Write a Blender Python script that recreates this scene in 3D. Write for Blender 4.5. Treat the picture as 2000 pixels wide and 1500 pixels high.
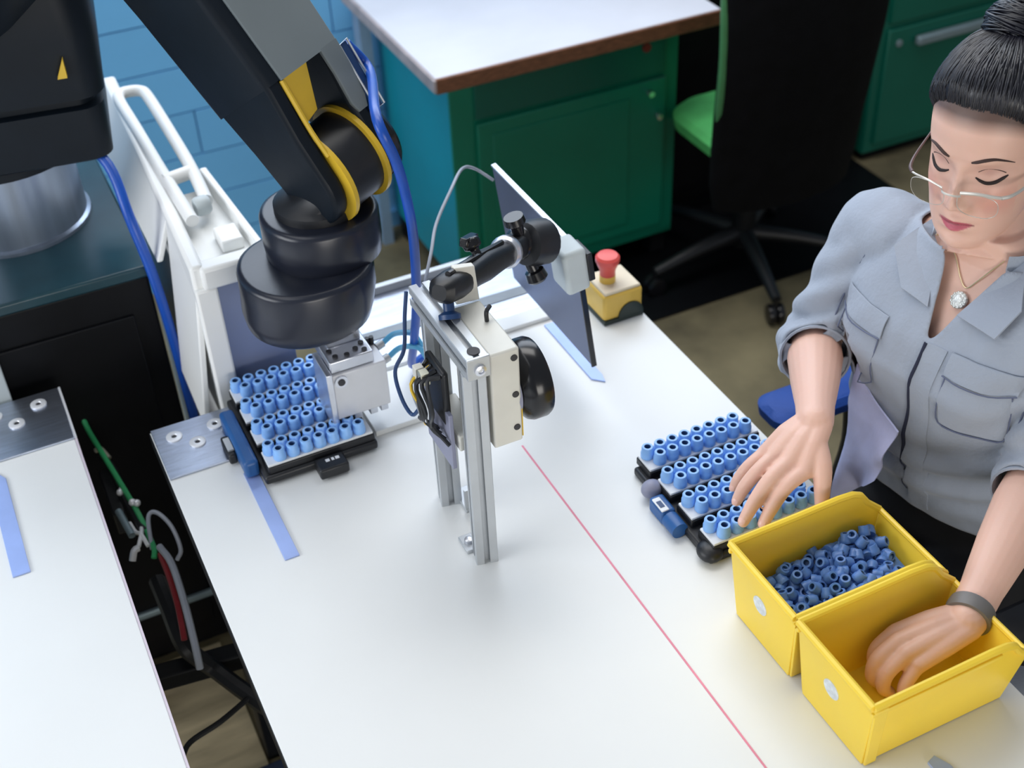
import bpy, bmesh, math, random
import numpy as np
from mathutils import Vector, Matrix, Quaternion
from mathutils.bvhtree import BVHTree
for _o in list(bpy.data.objects): bpy.data.objects.remove(_o)
random.seed(7); np.random.seed(7)
SC = bpy.context.scene; COL = SC.collection
V = Vector; PI = math.pi; R = math.radians

# ------------------------------------------------------------ camera, world, light, exposure
cam = bpy.data.objects.new('camera', bpy.data.cameras.new('camera')); COL.objects.link(cam)
YAW, PITCH, ROLL = 0.41945015, 0.67424496, 0.04978306
fw = V((math.sin(YAW)*math.cos(PITCH), math.cos(YAW)*math.cos(PITCH), -math.sin(PITCH)))
rt = V((math.cos(YAW), -math.sin(YAW), 0)); dn = fw.cross(rt)
r2 = rt*math.cos(ROLL)+dn*math.sin(ROLL); d2 = -rt*math.sin(ROLL)+dn*math.cos(ROLL)
cam.matrix_world = Matrix(((r2.x, -d2.x, -fw.x, 0), (r2.y, -d2.y, -fw.y, 0), (r2.z, -d2.z, -fw.z, 2.05), (0, 0, 0, 1)))
cam.data.lens = 46.076; cam.data.sensor_width = 36; cam.data.clip_start = .05
cam.data.dof.use_dof = True; cam.data.dof.focus_distance = 1.66; cam.data.dof.aperture_fstop = 4.5
SC.camera = cam
SC.view_settings.view_transform = 'Standard'; SC.view_settings.look = 'None'
SC.view_settings.gamma = 1; SC.view_settings.use_curve_mapping = False
SC.view_settings.exposure = 0.0
w = bpy.data.worlds.new('hall'); SC.world = w; w.use_nodes = True
w.node_tree.nodes['Background'].inputs[0].default_value = (.80, .89, 1, 1)
w.node_tree.nodes['Background'].inputs[1].default_value = .27

def area(name, loc, target, sx, sy, power, color):
    l = bpy.data.lights.new(name, 'AREA'); l.shape = 'RECTANGLE'; l.size = sx; l.size_y = sy
    l.energy = power; l.color = color
    o = bpy.data.objects.new(name, l); COL.objects.link(o); o.location = loc
    o.rotation_euler = (V(target)-V(loc)).to_track_quat('-Z', 'Y').to_euler()
    return o
area('ceiling_lamp_panel', (.9, 2.3, 3.4), (.6, 1.6, .75), 2.2, 1.0, 38, (1, .985, .96))
area('ceiling_lamp_panel', (-.7, 1.5, 3.4), (.3, 1.4, .75), 2.2, 1.0, 14, (.98, .985, 1))
area('window_daylight', (1.05, 2.86, 2.12), (.6, .5, 1.1), 2.6, .95, 30, (.90, .93, 1))
area('side_fill', (-2.0, 1.35, 1.75), (.9, 1.2, .85), 1.8, 1.0, 38, (.93, .96, 1))  # unseen fill light added from the left for trolley and shirt front
area('front_fill', (.30, -1.9, .95), (.12, 1.6, .25), 1.8, 1.1, 40, (1, .96, .90))  # unseen fill light added behind the camera for the gap floor

# ------------------------------------------------------------ materials
MATS = {}
def mat(name, col, rough=.5, metal=0, noise=0, nscale=20, bump=0, bscale=80, spec=.5, sheen=0, sub=0, trans=0, stretch=None, coat=0):
    if name in MATS: return MATS[name]
    m = bpy.data.materials.new(name); m.use_nodes = True; MATS[name] = m
    nt = m.node_tree; b = nt.nodes['Principled BSDF']
    b.inputs['Base Color'].default_value = (*col, 1); b.inputs['Roughness'].default_value = rough
    b.inputs['Metallic'].default_value = metal; b.inputs['Specular IOR Level'].default_value = spec
    if coat: b.inputs['Coat Weight'].default_value = coat
    if sheen: b.inputs['Sheen Weight'].default_value = sheen
    if sub:
        b.inputs['Subsurface Weight'].default_value = sub; b.inputs['Subsurface Radius'].default_value = (1, .35, .2); b.inputs['Subsurface Scale'].default_value = .006
    if trans: b.inputs['Transmission Weight'].default_value = trans; b.inputs['IOR'].default_value = 1.2
    if noise or bump:
        tc = nt.nodes.new('ShaderNodeTexCoord'); src = tc.outputs['Object']
        if stretch:
            mp = nt.nodes.new('ShaderNodeMapping'); mp.inputs['Scale'].default_value = stretch
            nt.links.new(src, mp.inputs[0]); src = mp.outputs[0]
    if noise:
        n = nt.nodes.new('ShaderNodeTexNoise'); n.inputs['Scale'].default_value = nscale; n.inputs['Detail'].default_value = 5
        nt.links.new(src, n.inputs['Vector'])
        r = nt.nodes.new('ShaderNodeValToRGB')
        r.color_ramp.elements[0].position = .3; r.color_ramp.elements[1].position = .7
        r.color_ramp.elements[0].color = (*[max(0, c*(1-noise)) for c in col], 1)
        r.color_ramp.elements[1].color = (*[min(1, c*(1+noise)) for c in col], 1)
        nt.links.new(n.outputs['Fac'], r.inputs[0]); nt.links.new(r.outputs[0], b.inputs['Base Color'])
    if bump:
        n2 = nt.nodes.new('ShaderNodeTexNoise'); n2.inputs['Scale'].default_value = bscale; n2.inputs['Detail'].default_value = 4
        nt.links.new(src, n2.inputs['Vector'])
        bp = nt.nodes.new('ShaderNodeBump'); bp.inputs['Strength'].default_value = bump; bp.inputs['Distance'].default_value = .004
        nt.links.new(n2.outputs['Fac'], bp.inputs['Height']); nt.links.new(bp.outputs[0], b.inputs['Normal'])
    return m
LAM = mat('white_laminate', (.80, .815, .81), .38, noise=.015, nscale=6)
EDGE = mat('table_edge_band', (.66, .58, .66), .4, noise=.05)
DARKFR = mat('dark_frame', (.006, .007, .009), .5, spec=.25, noise=.2)
ALU = mat('brushed_aluminium', (.50, .55, .66), .32, 1, noise=.12, nscale=12, bump=.15, bscale=60, stretch=(1, 14, 1))
ALUP = mat('profile_aluminium', (.52, .545, .57), .42, .55, noise=.06, bump=.05)
GROOVE = mat('profile_groove', (.20, .22, .24), .5, .6, noise=.1)
STRIPM = mat('anodised_strip', (.36, .47, .82), .42, .35, noise=.12, nscale=9)
SCREW = mat('screw_white', (.82, .84, .88), .35, .3, noise=.05)
HOLE = mat('dark_hole', (.03, .03, .035), .6, noise=.1)
RED = mat('red_line_paint', (.78, .24, .34), .5, noise=.1)
YEL = mat('yellow_plastic', (.93, .655, .055), .34, noise=.04, nscale=8, bump=.03, sub=.08)
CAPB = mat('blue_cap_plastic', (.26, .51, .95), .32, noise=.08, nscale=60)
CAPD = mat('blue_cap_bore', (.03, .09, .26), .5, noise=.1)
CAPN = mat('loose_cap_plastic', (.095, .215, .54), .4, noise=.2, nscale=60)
BLK = mat('black_plastic', (.010, .011, .014), .42, noise=.2, bump=.04)
BLKG = mat('gloss_black', (.008, .008, .010), .22, noise=.2)
NAVY = mat('navy_plastic', (.012, .045, .14), .4, noise=.15)
BLUEC = mat('blue_housing', (.02, .10, .30), .4, noise=.15)
WCARD = mat('white_strip_plate', (.78, .80, .82), .4, noise=.04)
LAV = mat('grey_lilac_plastic', (.27, .28, .38), .5, noise=.1)
SKIN_R = mat('robot_skin_foam', (.005, .009, .015), .45, spec=.22, noise=.12, nscale=14, bump=.10, bscale=25)
SKIN_T = mat('robot_drum_foam', (.016, .019, .031), .30, spec=.48, noise=.12, nscale=10, bump=.14, bscale=18)
RGREY = mat('robot_grey_cover', (.155, .185, .20), .55, noise=.05, nscale=8, bump=.05)
RYEL = mat('robot_yellow', (.72, .47, .035), .4, noise=.06)
CREAM = mat('cream_housing', (.70, .69, .63), .42, noise=.04, bump=.03)
GRIPW = mat('gripper_white', (.70, .71, .74), .4, .15, noise=.04)
SILV = mat('machined_silver', (.72, .74, .80), .3, .85, noise=.12, bump=.05)
TEALC = mat('dark_teal_enamel', (.012, .045, .06), .3, noise=.15)
BLKC = mat('black_enamel', (.003, .0035, .005), .45, spec=.2, noise=.15)
STEELC = mat('steel_cylinder', (.34, .40, .50), .3, .8, noise=.2, nscale=4, stretch=(6, 6, .4))
WPL = mat('white_plastic', (.83, .84, .83), .4, noise=.03, nscale=5)
GPL = mat('greyblue_panel', (.20, .235, .36), .35, .1, noise=.06, nscale=4)
HOSE = mat('blue_hose', (.008, .075, .42), .35, noise=.1)
CYAN = mat('pale_blue_tube', (.10, .42, .70), .35, noise=.1)
WIRE = mat('grey_wire', (.33, .36, .42), .4, noise=.1)
GREENW = mat('green_wire', (.03, .34, .12), .45, noise=.15)
REDW = mat('red_wire', (.22, .015, .02), .45, noise=.15)
BRASS = mat('connector_metal', (.62, .60, .48), .35, .7, noise=.15)
TAB = mat('tablet_back', (.13, .16, .26), .42, .4, noise=.1, nscale=4)
TABF = mat('tablet_rim', (.66, .72, .82), .3, .7, noise=.06)
GLASSB = mat('dark_screen', (.01, .012, .016), .12, noise=.2)
CLAMP = mat('clamp_grey', (.50, .56, .58), .5, noise=.06, bump=.04)
ESR = mat('red_mushroom', (.80, .10, .085), .35, noise=.06)
ESY = mat('estop_yellow', (.86, .56, .10), .4, noise=.05)
ESC = mat('estop_cream', (.80, .70, .52), .45, noise=.05)
ESD = mat('estop_dark', (.02, .035, .03), .45, noise=.15)
WOODT = mat('bench_top_grey', (.72, .72, .77), .45, noise=.05, nscale=5)
WOODE = mat('bench_wood_edge', (.19, .075, .035), .55, noise=.35, nscale=20, stretch=(2, 2, 12), bump=.2)
GREEN = mat('green_enamel', (.003, .215, .125), .38, noise=.10, nscale=3)
GREEND = mat('green_enamel_dark', (.003, .125, .085), .4, noise=.10, nscale=3)
GREEN_LIT = mat('green_enamel_light_tint', (.004, .33, .42), .4, noise=.10, nscale=3)  # cabinet green shifted to teal, the light on its side painted in
CHROME = mat('chrome', (.75, .78, .8), .2, 1, noise=.05)
HANDLE = mat('grey_handle', (.24, .32, .36), .4, .3, noise=.05)
LIME = mat('lime_fabric', (.09, .50, .14), .7, noise=.12, bump=.2)
LIMEF = mat('lime_tube', (.06, .22, .08), .5, noise=.1)
CHB = mat('black_chair_fabric', (.003, .003, .004), .8, spec=.15, noise=.3, bump=.3, bscale=300)
CHBL = mat('blue_chair_pad', (.006, .06, .32), .65, noise=.12, bump=.2, bscale=300)
WALLB = mat('blue_wall_paint', (.17, .50, .86), .55, noise=.07, nscale=2, bump=.1, bscale=30)
JOINT = mat('blue_wall_joint', (.13, .41, .74), .7, noise=.1)
FLOOR = mat('stained_concrete', (.18, .15, .083), .75, noise=.50, nscale=4.5, bump=.15, bscale=30)
GAPTONE = mat('brightener', (.56, .47, .30), .7, noise=.35, nscale=5, stretch=(1, 5, 1))
MATB = mat('dark_blue_mat', (.022, .038, .085), .8, noise=.2, bump=.3)
SHIRT = mat('chambray_cloth', (.33, .37, .445), .85, noise=.07, nscale=9, bump=.25, bscale=160, sheen=.25)
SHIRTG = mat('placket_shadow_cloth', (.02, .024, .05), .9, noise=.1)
SHIRTD = mat('chambray_seam', (.12, .14, .22), .9, noise=.1)
SHIRTL = mat('chambray_tail_lit', (.58, .60, .86), .85, noise=.12, nscale=14, bump=.3, bscale=60)  # paler copy of the shirt cloth, the light on the tail painted in
TROU = mat('black_trousers', (.006, .006, .008), .85, noise=.3, bump=.2)
HAIRM = mat('dark_hair', (.006, .006, .012), .38, noise=.4, nscale=40, spec=.6)
BROW = mat('brow_hair', (.05, .026, .022), .7, noise=.2)
LASH = mat('lash_dark', (.018, .010, .010), .7, noise=.2)
BAND = mat('grey_wristband', (.17, .16, .155), .5, noise=.1)
PEND = mat('pendant_pearl', (.72, .74, .72), .25, .5, noise=.15, nscale=300, bump=.4, bscale=400)
GOLD = mat('fine_chain', (.70, .60, .38), .3, .9, noise=.1)
SPEC = mat('spectacle_frame', (.62, .60, .55), .3, .3, noise=.06)
SPECD = mat('spectacle_dark', (.10, .06, .06), .4, noise=.2)
LENSM = mat('spectacle_lens', (1, 1, 1), .02, trans=1)
LABEL = mat('paper_disc', (.66, .70, .72), .5, noise=.2, nscale=120)
WHITEP = mat('white_print', (.75, .77, .8), .5, noise=.1)

# ------------------------------------------------------------ builders
class MB:
    def __init__(s): s.bm = bmesh.new()
    def verts(s, pts): return [s.bm.verts.new(p) for p in pts]
    def face(s, vs):
        try: return s.bm.faces.new(vs)
        except ValueError: return None
    def box(s, lo, hi, rot=None, piv=None):
        x0, y0, z0 = lo; x1, y1, z1 = hi
        P = [V(p) for p in ((x0,y0,z0),(x1,y0,z0),(x1,y1,z0),(x0,y1,z0),(x0,y0,z1),(x1,y0,z1),(x1,y1,z1),(x0,y1,z1))]
        if rot is not None:
            c = V(piv) if piv is not None else (V(lo)+V(hi))/2
            P = [c+rot@(p-c) for p in P]
        v = s.verts(P)
        for f in ((0,3,2,1),(4,5,6,7),(0,1,5,4),(1,2,6,5),(2,3,7,6),(3,0,4,7)): s.face([v[i] for i in f])
        return s
    def obox(s, c, ax, half):
        c = V(c); a, b, d = [V(q).normalized()*h for q, h in zip(ax, half)]
        P = [c+a*i+b*j+d*k for k in (-1, 1) for i, j in ((-1,-1),(1,-1),(1,1),(-1,1))]
        v = s.verts(P)
        for f in ((0,3,2,1),(4,5,6,7),(0,1,5,4),(1,2,6,5),(2,3,7,6),(3,0,4,7)): s.face([v[i] for i in f])
        return s
    def rings(s, rs, cap=True, closed=False):
        n = len(rs[0]); L = [s.verts(r) for r in rs]
        for a, b in zip(L, L[1:]+([L[0]] if closed else [])):
            for i in range(n): s.face([a[i], a[(i+1) % n], b[(i+1) % n], b[i]])
        if cap and not closed:
            s.face(L[0][::-1]); s.face(L[-1])
        return s
    def cyl(s, p0, p1, r0, r1=None, seg=24):
        return s.lathe([(r0, 0), (r1 if r1 is not None else r0, (V(p1)-V(p0)).length)], p0, V(p1)-V(p0), seg)
    def lathe(s, prof, o, axis=(0, 0, 1), seg=24, ex=1.0):
        o = V(o); q = V((0, 0, 1)).rotation_difference(V(axis).normalized())
        rs = []
        for r, z in prof:
            rs.append([o+q@V((max(r, 1e-5)*math.cos(2*PI*i/seg), max(r, 1e-5)*ex*math.sin(2*PI*i/seg), z)) for i in range(seg)])
        return s.rings(rs)
    def tube(s, pts, r, seg=8, smooth=6, closed=False):
        P = [V(p) for p in pts]
        rr = r if isinstance(r, (list, tuple)) else [r]*len(P)
        if smooth and len(P) > 2:
            Q = []; RR = []
            N = len(P); rng = range(N if closed else N-1)
            for i in rng:
                p1, p2 = P[i], P[(i+1) % N]
                p0 = P[i-1] if (i > 0 or closed) else p1*2-p2
                p3 = P[(i+2) % N] if (i+2 < N or closed) else p2*2-p1
                for k in range(smooth):
                    t = k/smooth
                    Q.append(.5*((2*p1)+(p2-p0)*t+(2*p0-5*p1+4*p2-p3)*t*t+(3*p1-p0-3*p2+p3)*t**3))
                    RR.append(rr[i]*(1-t)+rr[(i+1) % N]*t)
            if not closed: Q.append(P[-1]); RR.append(rr[-1])
            P, rr = Q, RR
        rs = []; n = len(P)
        t0 = (P[1]-P[0]).normalized(); up = t0.orthogonal().normalized(); prev = t0
        for i in range(n):
            a = P[(i-1) % n] if (i > 0 or closed) else P[i]; b = P[(i+1) % n] if (i < n-1 or closed) else P[i]
            t = (b-a).normalized(); up = prev.rotation_difference(t)@up; prev = t
            up = (up-t*up.dot(t)).normalized(); sd = t.cross(up)
            rs.append([P[i]+(up*math.cos(2*PI*k/seg)+sd*math.sin(2*PI*k/seg))*rr[i] for k in range(seg)])
        return s.rings(rs, closed=closed)
    def prism(s, poly, vec):
        a = [V(p) for p in poly]; vec = V(vec)
        return s.rings([a, [p+vec for p in a]])
    def capsule(s, pts, rad, seg=16, sm=5):
        P = [V(p) for p in pts]; d0 = (P[0]-P[1]).normalized(); d1 = (P[-1]-P[-2]).normalized()
        s.tube(P, list(rad), seg, sm)
        s.ball(P[0], rad[0]*.995, 12, 8); s.ball(P[-1], rad[-1]*.995, 12, 8)
        return s
    def ball(s, c, r, u=20, v=12, rot=None):
        r = (r, r, r) if not isinstance(r, (tuple, list)) else r
        c = V(c); rs = []
        for j in range(v+1):
            th = PI*(j if 0 < j < v else (j+.02 if j == 0 else j-.02))/v
            ring = []
            for i in range(u):
                p = V((r[0]*math.sin(th)*math.cos(2*PI*i/u), r[1]*math.sin(th)*math.sin(2*PI*i/u), -r[2]*math.cos(th)))
                if rot is not None: p = rot@p
                ring.append(c+p)
            rs.append(ring)
        return s.rings(rs)

def wmat(o):
    m = o.matrix_basis.copy()
    while o.parent: o = o.parent; m = o.matrix_basis @ m
    return m
def finish(me, material, smooth=True, ang=38):
    if material is not None and not me.materials: me.materials.append(material)
    if smooth:
        me.polygons.foreach_set('use_smooth', [True]*len(me.polygons))
        me.set_sharp_from_angle(angle=R(ang))
    return me
def obj(name, mb, material, parent=None, bevel=0, loc=None, smooth=True, ang=38, segs=2):
    """link a bmesh built in WORLD coordinates as one mesh object (its own origin at loc or its parent's frame)"""
    bm = mb.bm if isinstance(mb, MB) else mb
    bmesh.ops.recalc_face_normals(bm, faces=bm.faces[:])
    me = bpy.data.meshes.new(name)
    o = bpy.data.objects.new(name, me); COL.objects.link(o)
    if parent is not None:
        o.parent = parent; bm.transform(wmat(parent).inverted())
    elif loc is not None:
        o.location = loc; bm.transform(Matrix.Translation(-V(loc)))
    bm.to_mesh(me); bm.free(); finish(me, material, smooth, ang)
    if bevel:
        b = o.modifiers.new('bevel', 'BEVEL'); b.width = bevel; b.segments = segs; b.limit_method = 'ANGLE'; b.angle_limit = R(40)
    return o
def tag(o, label, cat, group=None, kind=None):
    if label: o['label'] = label
    if cat: o['category'] = cat
    if group: o['group'] = group
    if kind: o['kind'] = kind
    return o
def thing(name, label, cat, loc=(0, 0, 0), rotz=0, group=None):
    o = bpy.data.objects.new(name, None); COL.objects.link(o); o.location = loc; o.rotation_euler = (0, 0, rotz)
    o.empty_display_size = .05
    return tag(o, label, cat, group)
def struct(name, mb, m, parent=None, bevel=0):
    o = obj(name, mb, m, parent, bevel)
    if parent is None: o['kind'] = 'structure'
    return o
def dup_tree(root, loc=None, rot=None, label=None, group=None):
    r = root.copy(); COL.objects.link(r)
    if loc is not None: r.location = loc
    if rot is not None: r.rotation_euler = rot
    if label: r['label'] = label
    if group: r['group'] = group
    for ch in root.children:
        c = ch.copy(); COL.objects.link(c); c.parent = r
        for g in ch.children:
            d = g.copy(); COL.objects.link(d); d.parent = c
    return r
TZ = .75
# ------------------------------------------------------------ the setting
struct('floor', MB().box((-4, -3, -.05), (9, 3.35, 0)), FLOOR)
wall = struct('wall_back', MB().box((-4, 3.212, 0), (9, 3.35, 3.6)), JOINT)
bk = MB(); bk.box((-.2, 0, -.0605), (.2, .013, .0605))
bkm = finish(bpy.data.meshes.new('wall_block'), WALLB); bk.bm.to_mesh(bkm); bkm.materials.clear(); bkm.materials.append(WALLB)
for r in range(9):
    for c in range(7):
        b = bpy.data.objects.new('wall_block', bkm); COL.objects.link(b); b.parent = wall
        b.location = (-.25+c*.404+(r % 2)*.2, 3.20+random.uniform(-.001, .001), .0625+r*.125)
m_ = MB().box((-4, 3.204, 1.125), (9, 3.214, 3.6)); m_.box((2.3, 3.204, 0), (9, 3.214, 1.125)); m_.box((-4, 3.204, 0), (-.20, 3.214, 1.125))
obj('painted_render', m_, WALLB, wall)
struct('baseboard_back', MB().box((-4, 3.185, 0), (9, 3.199, .05)), JOINT)

# ------------------------------------------------------------ work tables
def screw_washer(x, y, z, parent):
    o = obj('washer', MB().lathe([(.0035, 0), (.0125, 0), (.0125, .0022), (.0105, .003), (.005, .003), (.0038, .0012)], (x, y, z), seg=24), SCREW, parent)
    obj('screw_socket', MB().cyl((x, y, z+.0002), (x, y, z+.0016), .0042, seg=6), HOLE, o)
def strip(x, y0, y1, parent, flip=1, w=.021):
    h = w/2
    p = [(x-h, y0, TZ+.0002), (x+h, y0, TZ+.0002), (x+h, y1-.018, TZ+.0002), (x+h*.2, y1, TZ+.0002), (x-h, y1-.004, TZ+.0002)] if flip > 0 else \
        [(x-h, y0+.004, TZ+.0002), (x+h*.6, y0-.012, TZ+.0002), (x+h, y0+.006, TZ+.0002), (x+h, y1, TZ+.0002), (x-h, y1, TZ+.0002)]
    return obj('locating_strip', MB().prism(p, (0, 0, .0025)), STRIPM, parent, bevel=.0006)
t1 = thing('work_table', 'white laminate work table carrying the camera stand, bins and trays', 'table', (.53, 1.0, 0))
obj('tabletop', MB().box((.118, .30, .722), (.943, 1.645, .75)), LAM, t1, bevel=.0015)
obj('edge_band', MB().box((.1165, .30, .7225), (.118, 1.645, .7488)), DARKFR, t1)  # left edge painted near black for the shade on it
f = MB()
for y in (.42, 1.58): f.box((.16, y-.03, .66), (.90, y+.03, .722))
for x in (.19, .87): f.box((x-.03, .39, .66), (x+.03, 1.61, .722))
obj('under_frame', f, DARKFR, t1, bevel=.003)
for x in (.19, .87):
    for y in (.42, 1.58): obj('leg', MB().box((x-.03, y-.03, 0), (x+.03, y+.03, .66)), DARKFR, t1, bevel=.003)
obj('cross_bar', MB().obox((.09, 1.435, .44), ((1, -.12, 0), (.12, 1, 0), (0, 0, 1)), (.17, .016, .016)), DARKFR, t1, bevel=.003)
pl = obj('docking_plate', MB().box((.119, 1.521, .7503), (.36, 1.6445, .7535)), ALU, t1, bevel=.0008)
for x, y in ((.149, 1.612), (.178, 1.583), (.213, 1.612)): screw_washer(x, y, .7535, pl)
strip(.230, 1.285, 1.487, t1); strip(.788, 1.43, 1.60, t1, -1); strip(.789, .42, .632, t1)
obj('red_line', MB().box((.6100, .35, .7501), (.6127, 1.345, .7505)), RED, t1)
wb = obj('raised_board', MB().box((.425, 1.468, .7503), (.553, 1.60, .760)), LAM, t1, bevel=.001)
obj('rear_lip', MB().box((.40, 1.612, .7503), (.80, 1.6445, .7575)), LAM, t1, bevel=.001)

t2 = thing('work_table', 'left white work table with pink edge, cut off by the frame', 'table', (-.4, 1.0, 0))
obj('tabletop', MB().box((-.80, .30, .722), (.0115, 1.826, .75)), LAM, t2, bevel=.0015)
obj('edge_band', MB().box((.0115, .30, .7225), (.0145, 1.686, .7503)), EDGE, t2)
f = MB()
for y in (.42, 1.76): f.box((-.76, y-.03, .66), (-.03, y+.03, .722))
for x in (-.73, -.06): f.box((x-.03, .39, .66), (x+.03, 1.79, .722))
obj('under_frame', f, DARKFR, t2, bevel=.003)
for x in (-.73, -.06):
    for y in (.42, 1.76): obj('leg', MB().box((x-.03, y-.03, 0), (x+.03, y+.03, .66)), DARKFR, t2, bevel=.003)
pl = obj('docking_plate', MB().box((-.30, 1.686, .7503), (.0115, 1.8255, .7535)), ALU, t2, bevel=.0008)
obj('plate_edge', MB().box((.0116, 1.686, .7225), (.0150, 1.8255, .7535)), SCREW, t2)
for x, y in ((-.092, 1.795), (-.063, 1.762), (-.024, 1.795)): screw_washer(x, y, .7535, pl)
strip(-.111, 1.43, 1.66, t2, 1, .024)
obj('back_panel', MB().box((-.30, 1.832, .1), (-.060, 1.850, .825)), CLAMP, t2, bevel=.002)

# brushed plate behind the table
t = thing('docking_bench', 'low brushed aluminium bench end behind the work table', 'bench', (.68, 1.75, 0))
obj('top_plate', MB().box((.45, 1.652, .735), (.90, 1.835, .75)), ALU, t, bevel=.002)
obj('rear_lip', MB().box((.45, 1.823, .75), (.90, 1.835, .765)), ALUP, t, bevel=.001)
obj('front_groove', MB().box((.45, 1.70, .7502), (.90, 1.725, .7512)), GROOVE, t)
for x in (.49, .86):
    for y in (1.68, 1.80): obj('leg', MB().box((x-.02, y-.02, 0), (x+.02, y+.02, .735)), ALUP, t, bevel=.002)

# ------------------------------------------------------------ robot cabinet and pedestal
t = thing('robot_cabinet', 'black robot base cabinet with dark teal top, behind the left table', 'cabinet', (-.06, 2.1, 0))
obj('body', MB().box((-.32, 1.87, .03), (.198, 2.36, .884)), BLKC, t, bevel=.004)
obj('top_plate', MB().box((-.325, 1.864, .884), (.203, 2.365, .905)), TEALC, t, bevel=.004)
obj('plinth', MB().box((-.30, 1.89, 0), (.18, 2.34, .03)), DARKFR, t)
for x in (-.20,): obj('door_panel', MB().box((x-.10, 1.864, .08), (x+.36, 1.870, .82)), BLKC, t, bevel=.002)
for y in (1.862,):
    obj('rail', MB().box((-.30, 1.856, .150), (.19, 1.866, .165)), HANDLE, t, bevel=.003)

# ------------------------------------------------------------ robot
rb = thing('industrial_robot', 'black padded robot arm with grey cover and yellow joints', 'robot', (.03, 2.10, .905))
obj('pedestal', MB().lathe([(.126, 0), (.126, .006), (.120, .009), (.120, .15)], (.035, 2.12, .9052), seg=48), STEELC, rb)
obj('base_flange', MB().lathe([(.13, .14), (.14, .145), (.14, .165), (.13, .17)], (.045, 2.11, .905), seg=40), SKIN_R, rb)
tm = MB()
def rrect(cx, cy, z, hx, hy, r, rz=0, n=6):
    pts = []
    for sx, sy, a0 in ((1, 1, 0), (-1, 1, 90), (-1, -1, 180), (1, -1, 270)):
        for k in range(n+1):
            a = R(a0+90*k/n); pts.append(V((sx*(hx-r)+r*math.cos(a), sy*(hy-r)+r*math.sin(a), 0)))
    q = Matrix.Rotation(rz, 3, 'Z')
    return [q@p+V((cx, cy, z)) for p in pts]
tz = -.16
tm.rings([rrect(.068, 2.085, z+.035, hx, hy, r, tz) for z, hx, hy, r in ((1.035, .148, .13, .03), (1.04, .155, .137, .03), (1.125, .16, .14, .035), (1.128, .148, .128, .03), (1.14, .148, .128, .03), (1.144, .165, .145, .04), (1.24, .175, .15, .05), (1.33, .175, .15, .06), (1.38, .16, .14, .06), (1.40, .13, .11, .06))])
obj('turret', tm, SKIN_R, rb)
obj('turret_vent', MB().prism([(.146, 1.911, 1.222), (.160, 1.909, 1.222), (.160, 1.909, 1.252)], (.002, .01, 0)), RYEL, rb)
W = V((.446, 1.559, 1.17)); E = V((.25, 1.80, 1.60)); Cc = V((0, 0, 2.05))
a = (E-W).normalized(); n0 = (Cc-W); n0 = (n0-a*n0.dot(a)).normalized(); j0 = a.cross(n0)
if j0.dot(rt) < 0: j0 = -j0
be = R(27); nf = n0*math.cos(be)+j0*math.sin(be); jj = j0*math.cos(be)-n0*math.sin(be)
F = lambda s, j, n: W+a*s+jj*j+nf*n
def sect(s, hj, hn, r=.012, oj=0, on=0):
    pts = []
    for sx, sy, a0 in ((1, 1, 0), (-1, 1, 90), (-1, -1, 180), (1, -1, 270)):
        for k in range(4):
            an = R(a0+30*k); pts.append(F(s, oj+sx*(hj-r)+r*math.cos(an), on+sy*(hn-r)+r*math.sin(an)))
    return pts
hj, hn = .0625, .088
obj('forearm', MB().rings([sect(.135, hj, hn), sect(.30, hj*1.06, hn*1.06), sect(.52, hj*1.22, hn*1.2), sect(.66, hj*1.25, hn*1.25, .03), sect(.72, hj*1.0, hn*1.0, .03)]), SKIN_R, rb)
def forkplate(j0_, j1_):
    pr_ = []
    for k in range(17):
        an = R(-90-180+k*180/16)   # lower half round, from +n side over the tip to -n side
        pr_.append((.0+.060*math.sin(R(-180*k/16)), .058*math.cos(R(180*k/16))))
    pts = [(.20, .086), (.13, .086), (.06, .066)]+pr_+[(.07, -.064), (.20, -.086)]
    return MB().prism([F(s, j0_, n) for s, n in pts], jj*(j1_-j0_))
obj('fork', forkplate(-.062, -.036), SKIN_R, rb, bevel=.006)
obj('fork', forkplate(.036, .060), SKIN_R, rb, bevel=.006)
cv = MB()
cv.rings([sect(.133, .050, .003, .002, .012, .089), sect(.30, .053, .003, .002, .013, .0945), sect(.52, .062, .003, .002, .015, .107), sect(.66, .062, .003, .002, .015, .111)])
obj('grey_cover', cv, RGREY, rb)['label'] = 'dull grey cover panel'
obj('grey_cover_tail', MB().rings([sect(.040, .008, .003, .002, .050, .0640), sect(.055, .013, .004, .002, .049, .0690), sect(.10, .014, .004, .002, .049, .0820), sect(.135, .015, .004, .002, .048, .0885)]), RGREY, rb)
obj('slot_liner', MB().prism([F(.134, -.036, .086), F(.134, .010, .086), F(.075, .004, .045), F(.065, -.036, .045)], nf*-.01), RYEL, rb, bevel=.001)['label'] = 'yellow lining inside the fork'
obj('liner_edge', MB().tube([F(.133, -.037, .088), F(.10, -.037, .080), F(.06, -.036, .069), F(.02, -.035, .064)], .0035, 6, 3), RYEL, rb)
def jlathe(j0_, prof, seg=40): return MB().lathe(prof, W+jj*j0_, jj, seg)
kn = obj('wrist_knuckle', jlathe(-.031, [(.058, 0), (.064, .004), (.064, .064), (.058, .068)]), BLK, rb)
for j in (-.0355, .0285):
    obj('joint_ring', jlathe(j, [(.058, 0), (.0715, .001), (.0715, .008), (.058, .009)]), RYEL, kn)['label'] = 'yellow ring seal'
obj('motor_cap', jlathe(.060, [(.060, 0), (.060, .010), (.055, .016), (.030, .018)]), BLKG, rb)
UT = V((.416, 1.572, 1.095)); LT = V((.379, 1.551, 1.035)); LB = V((.372, 1.547, .945))
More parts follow.
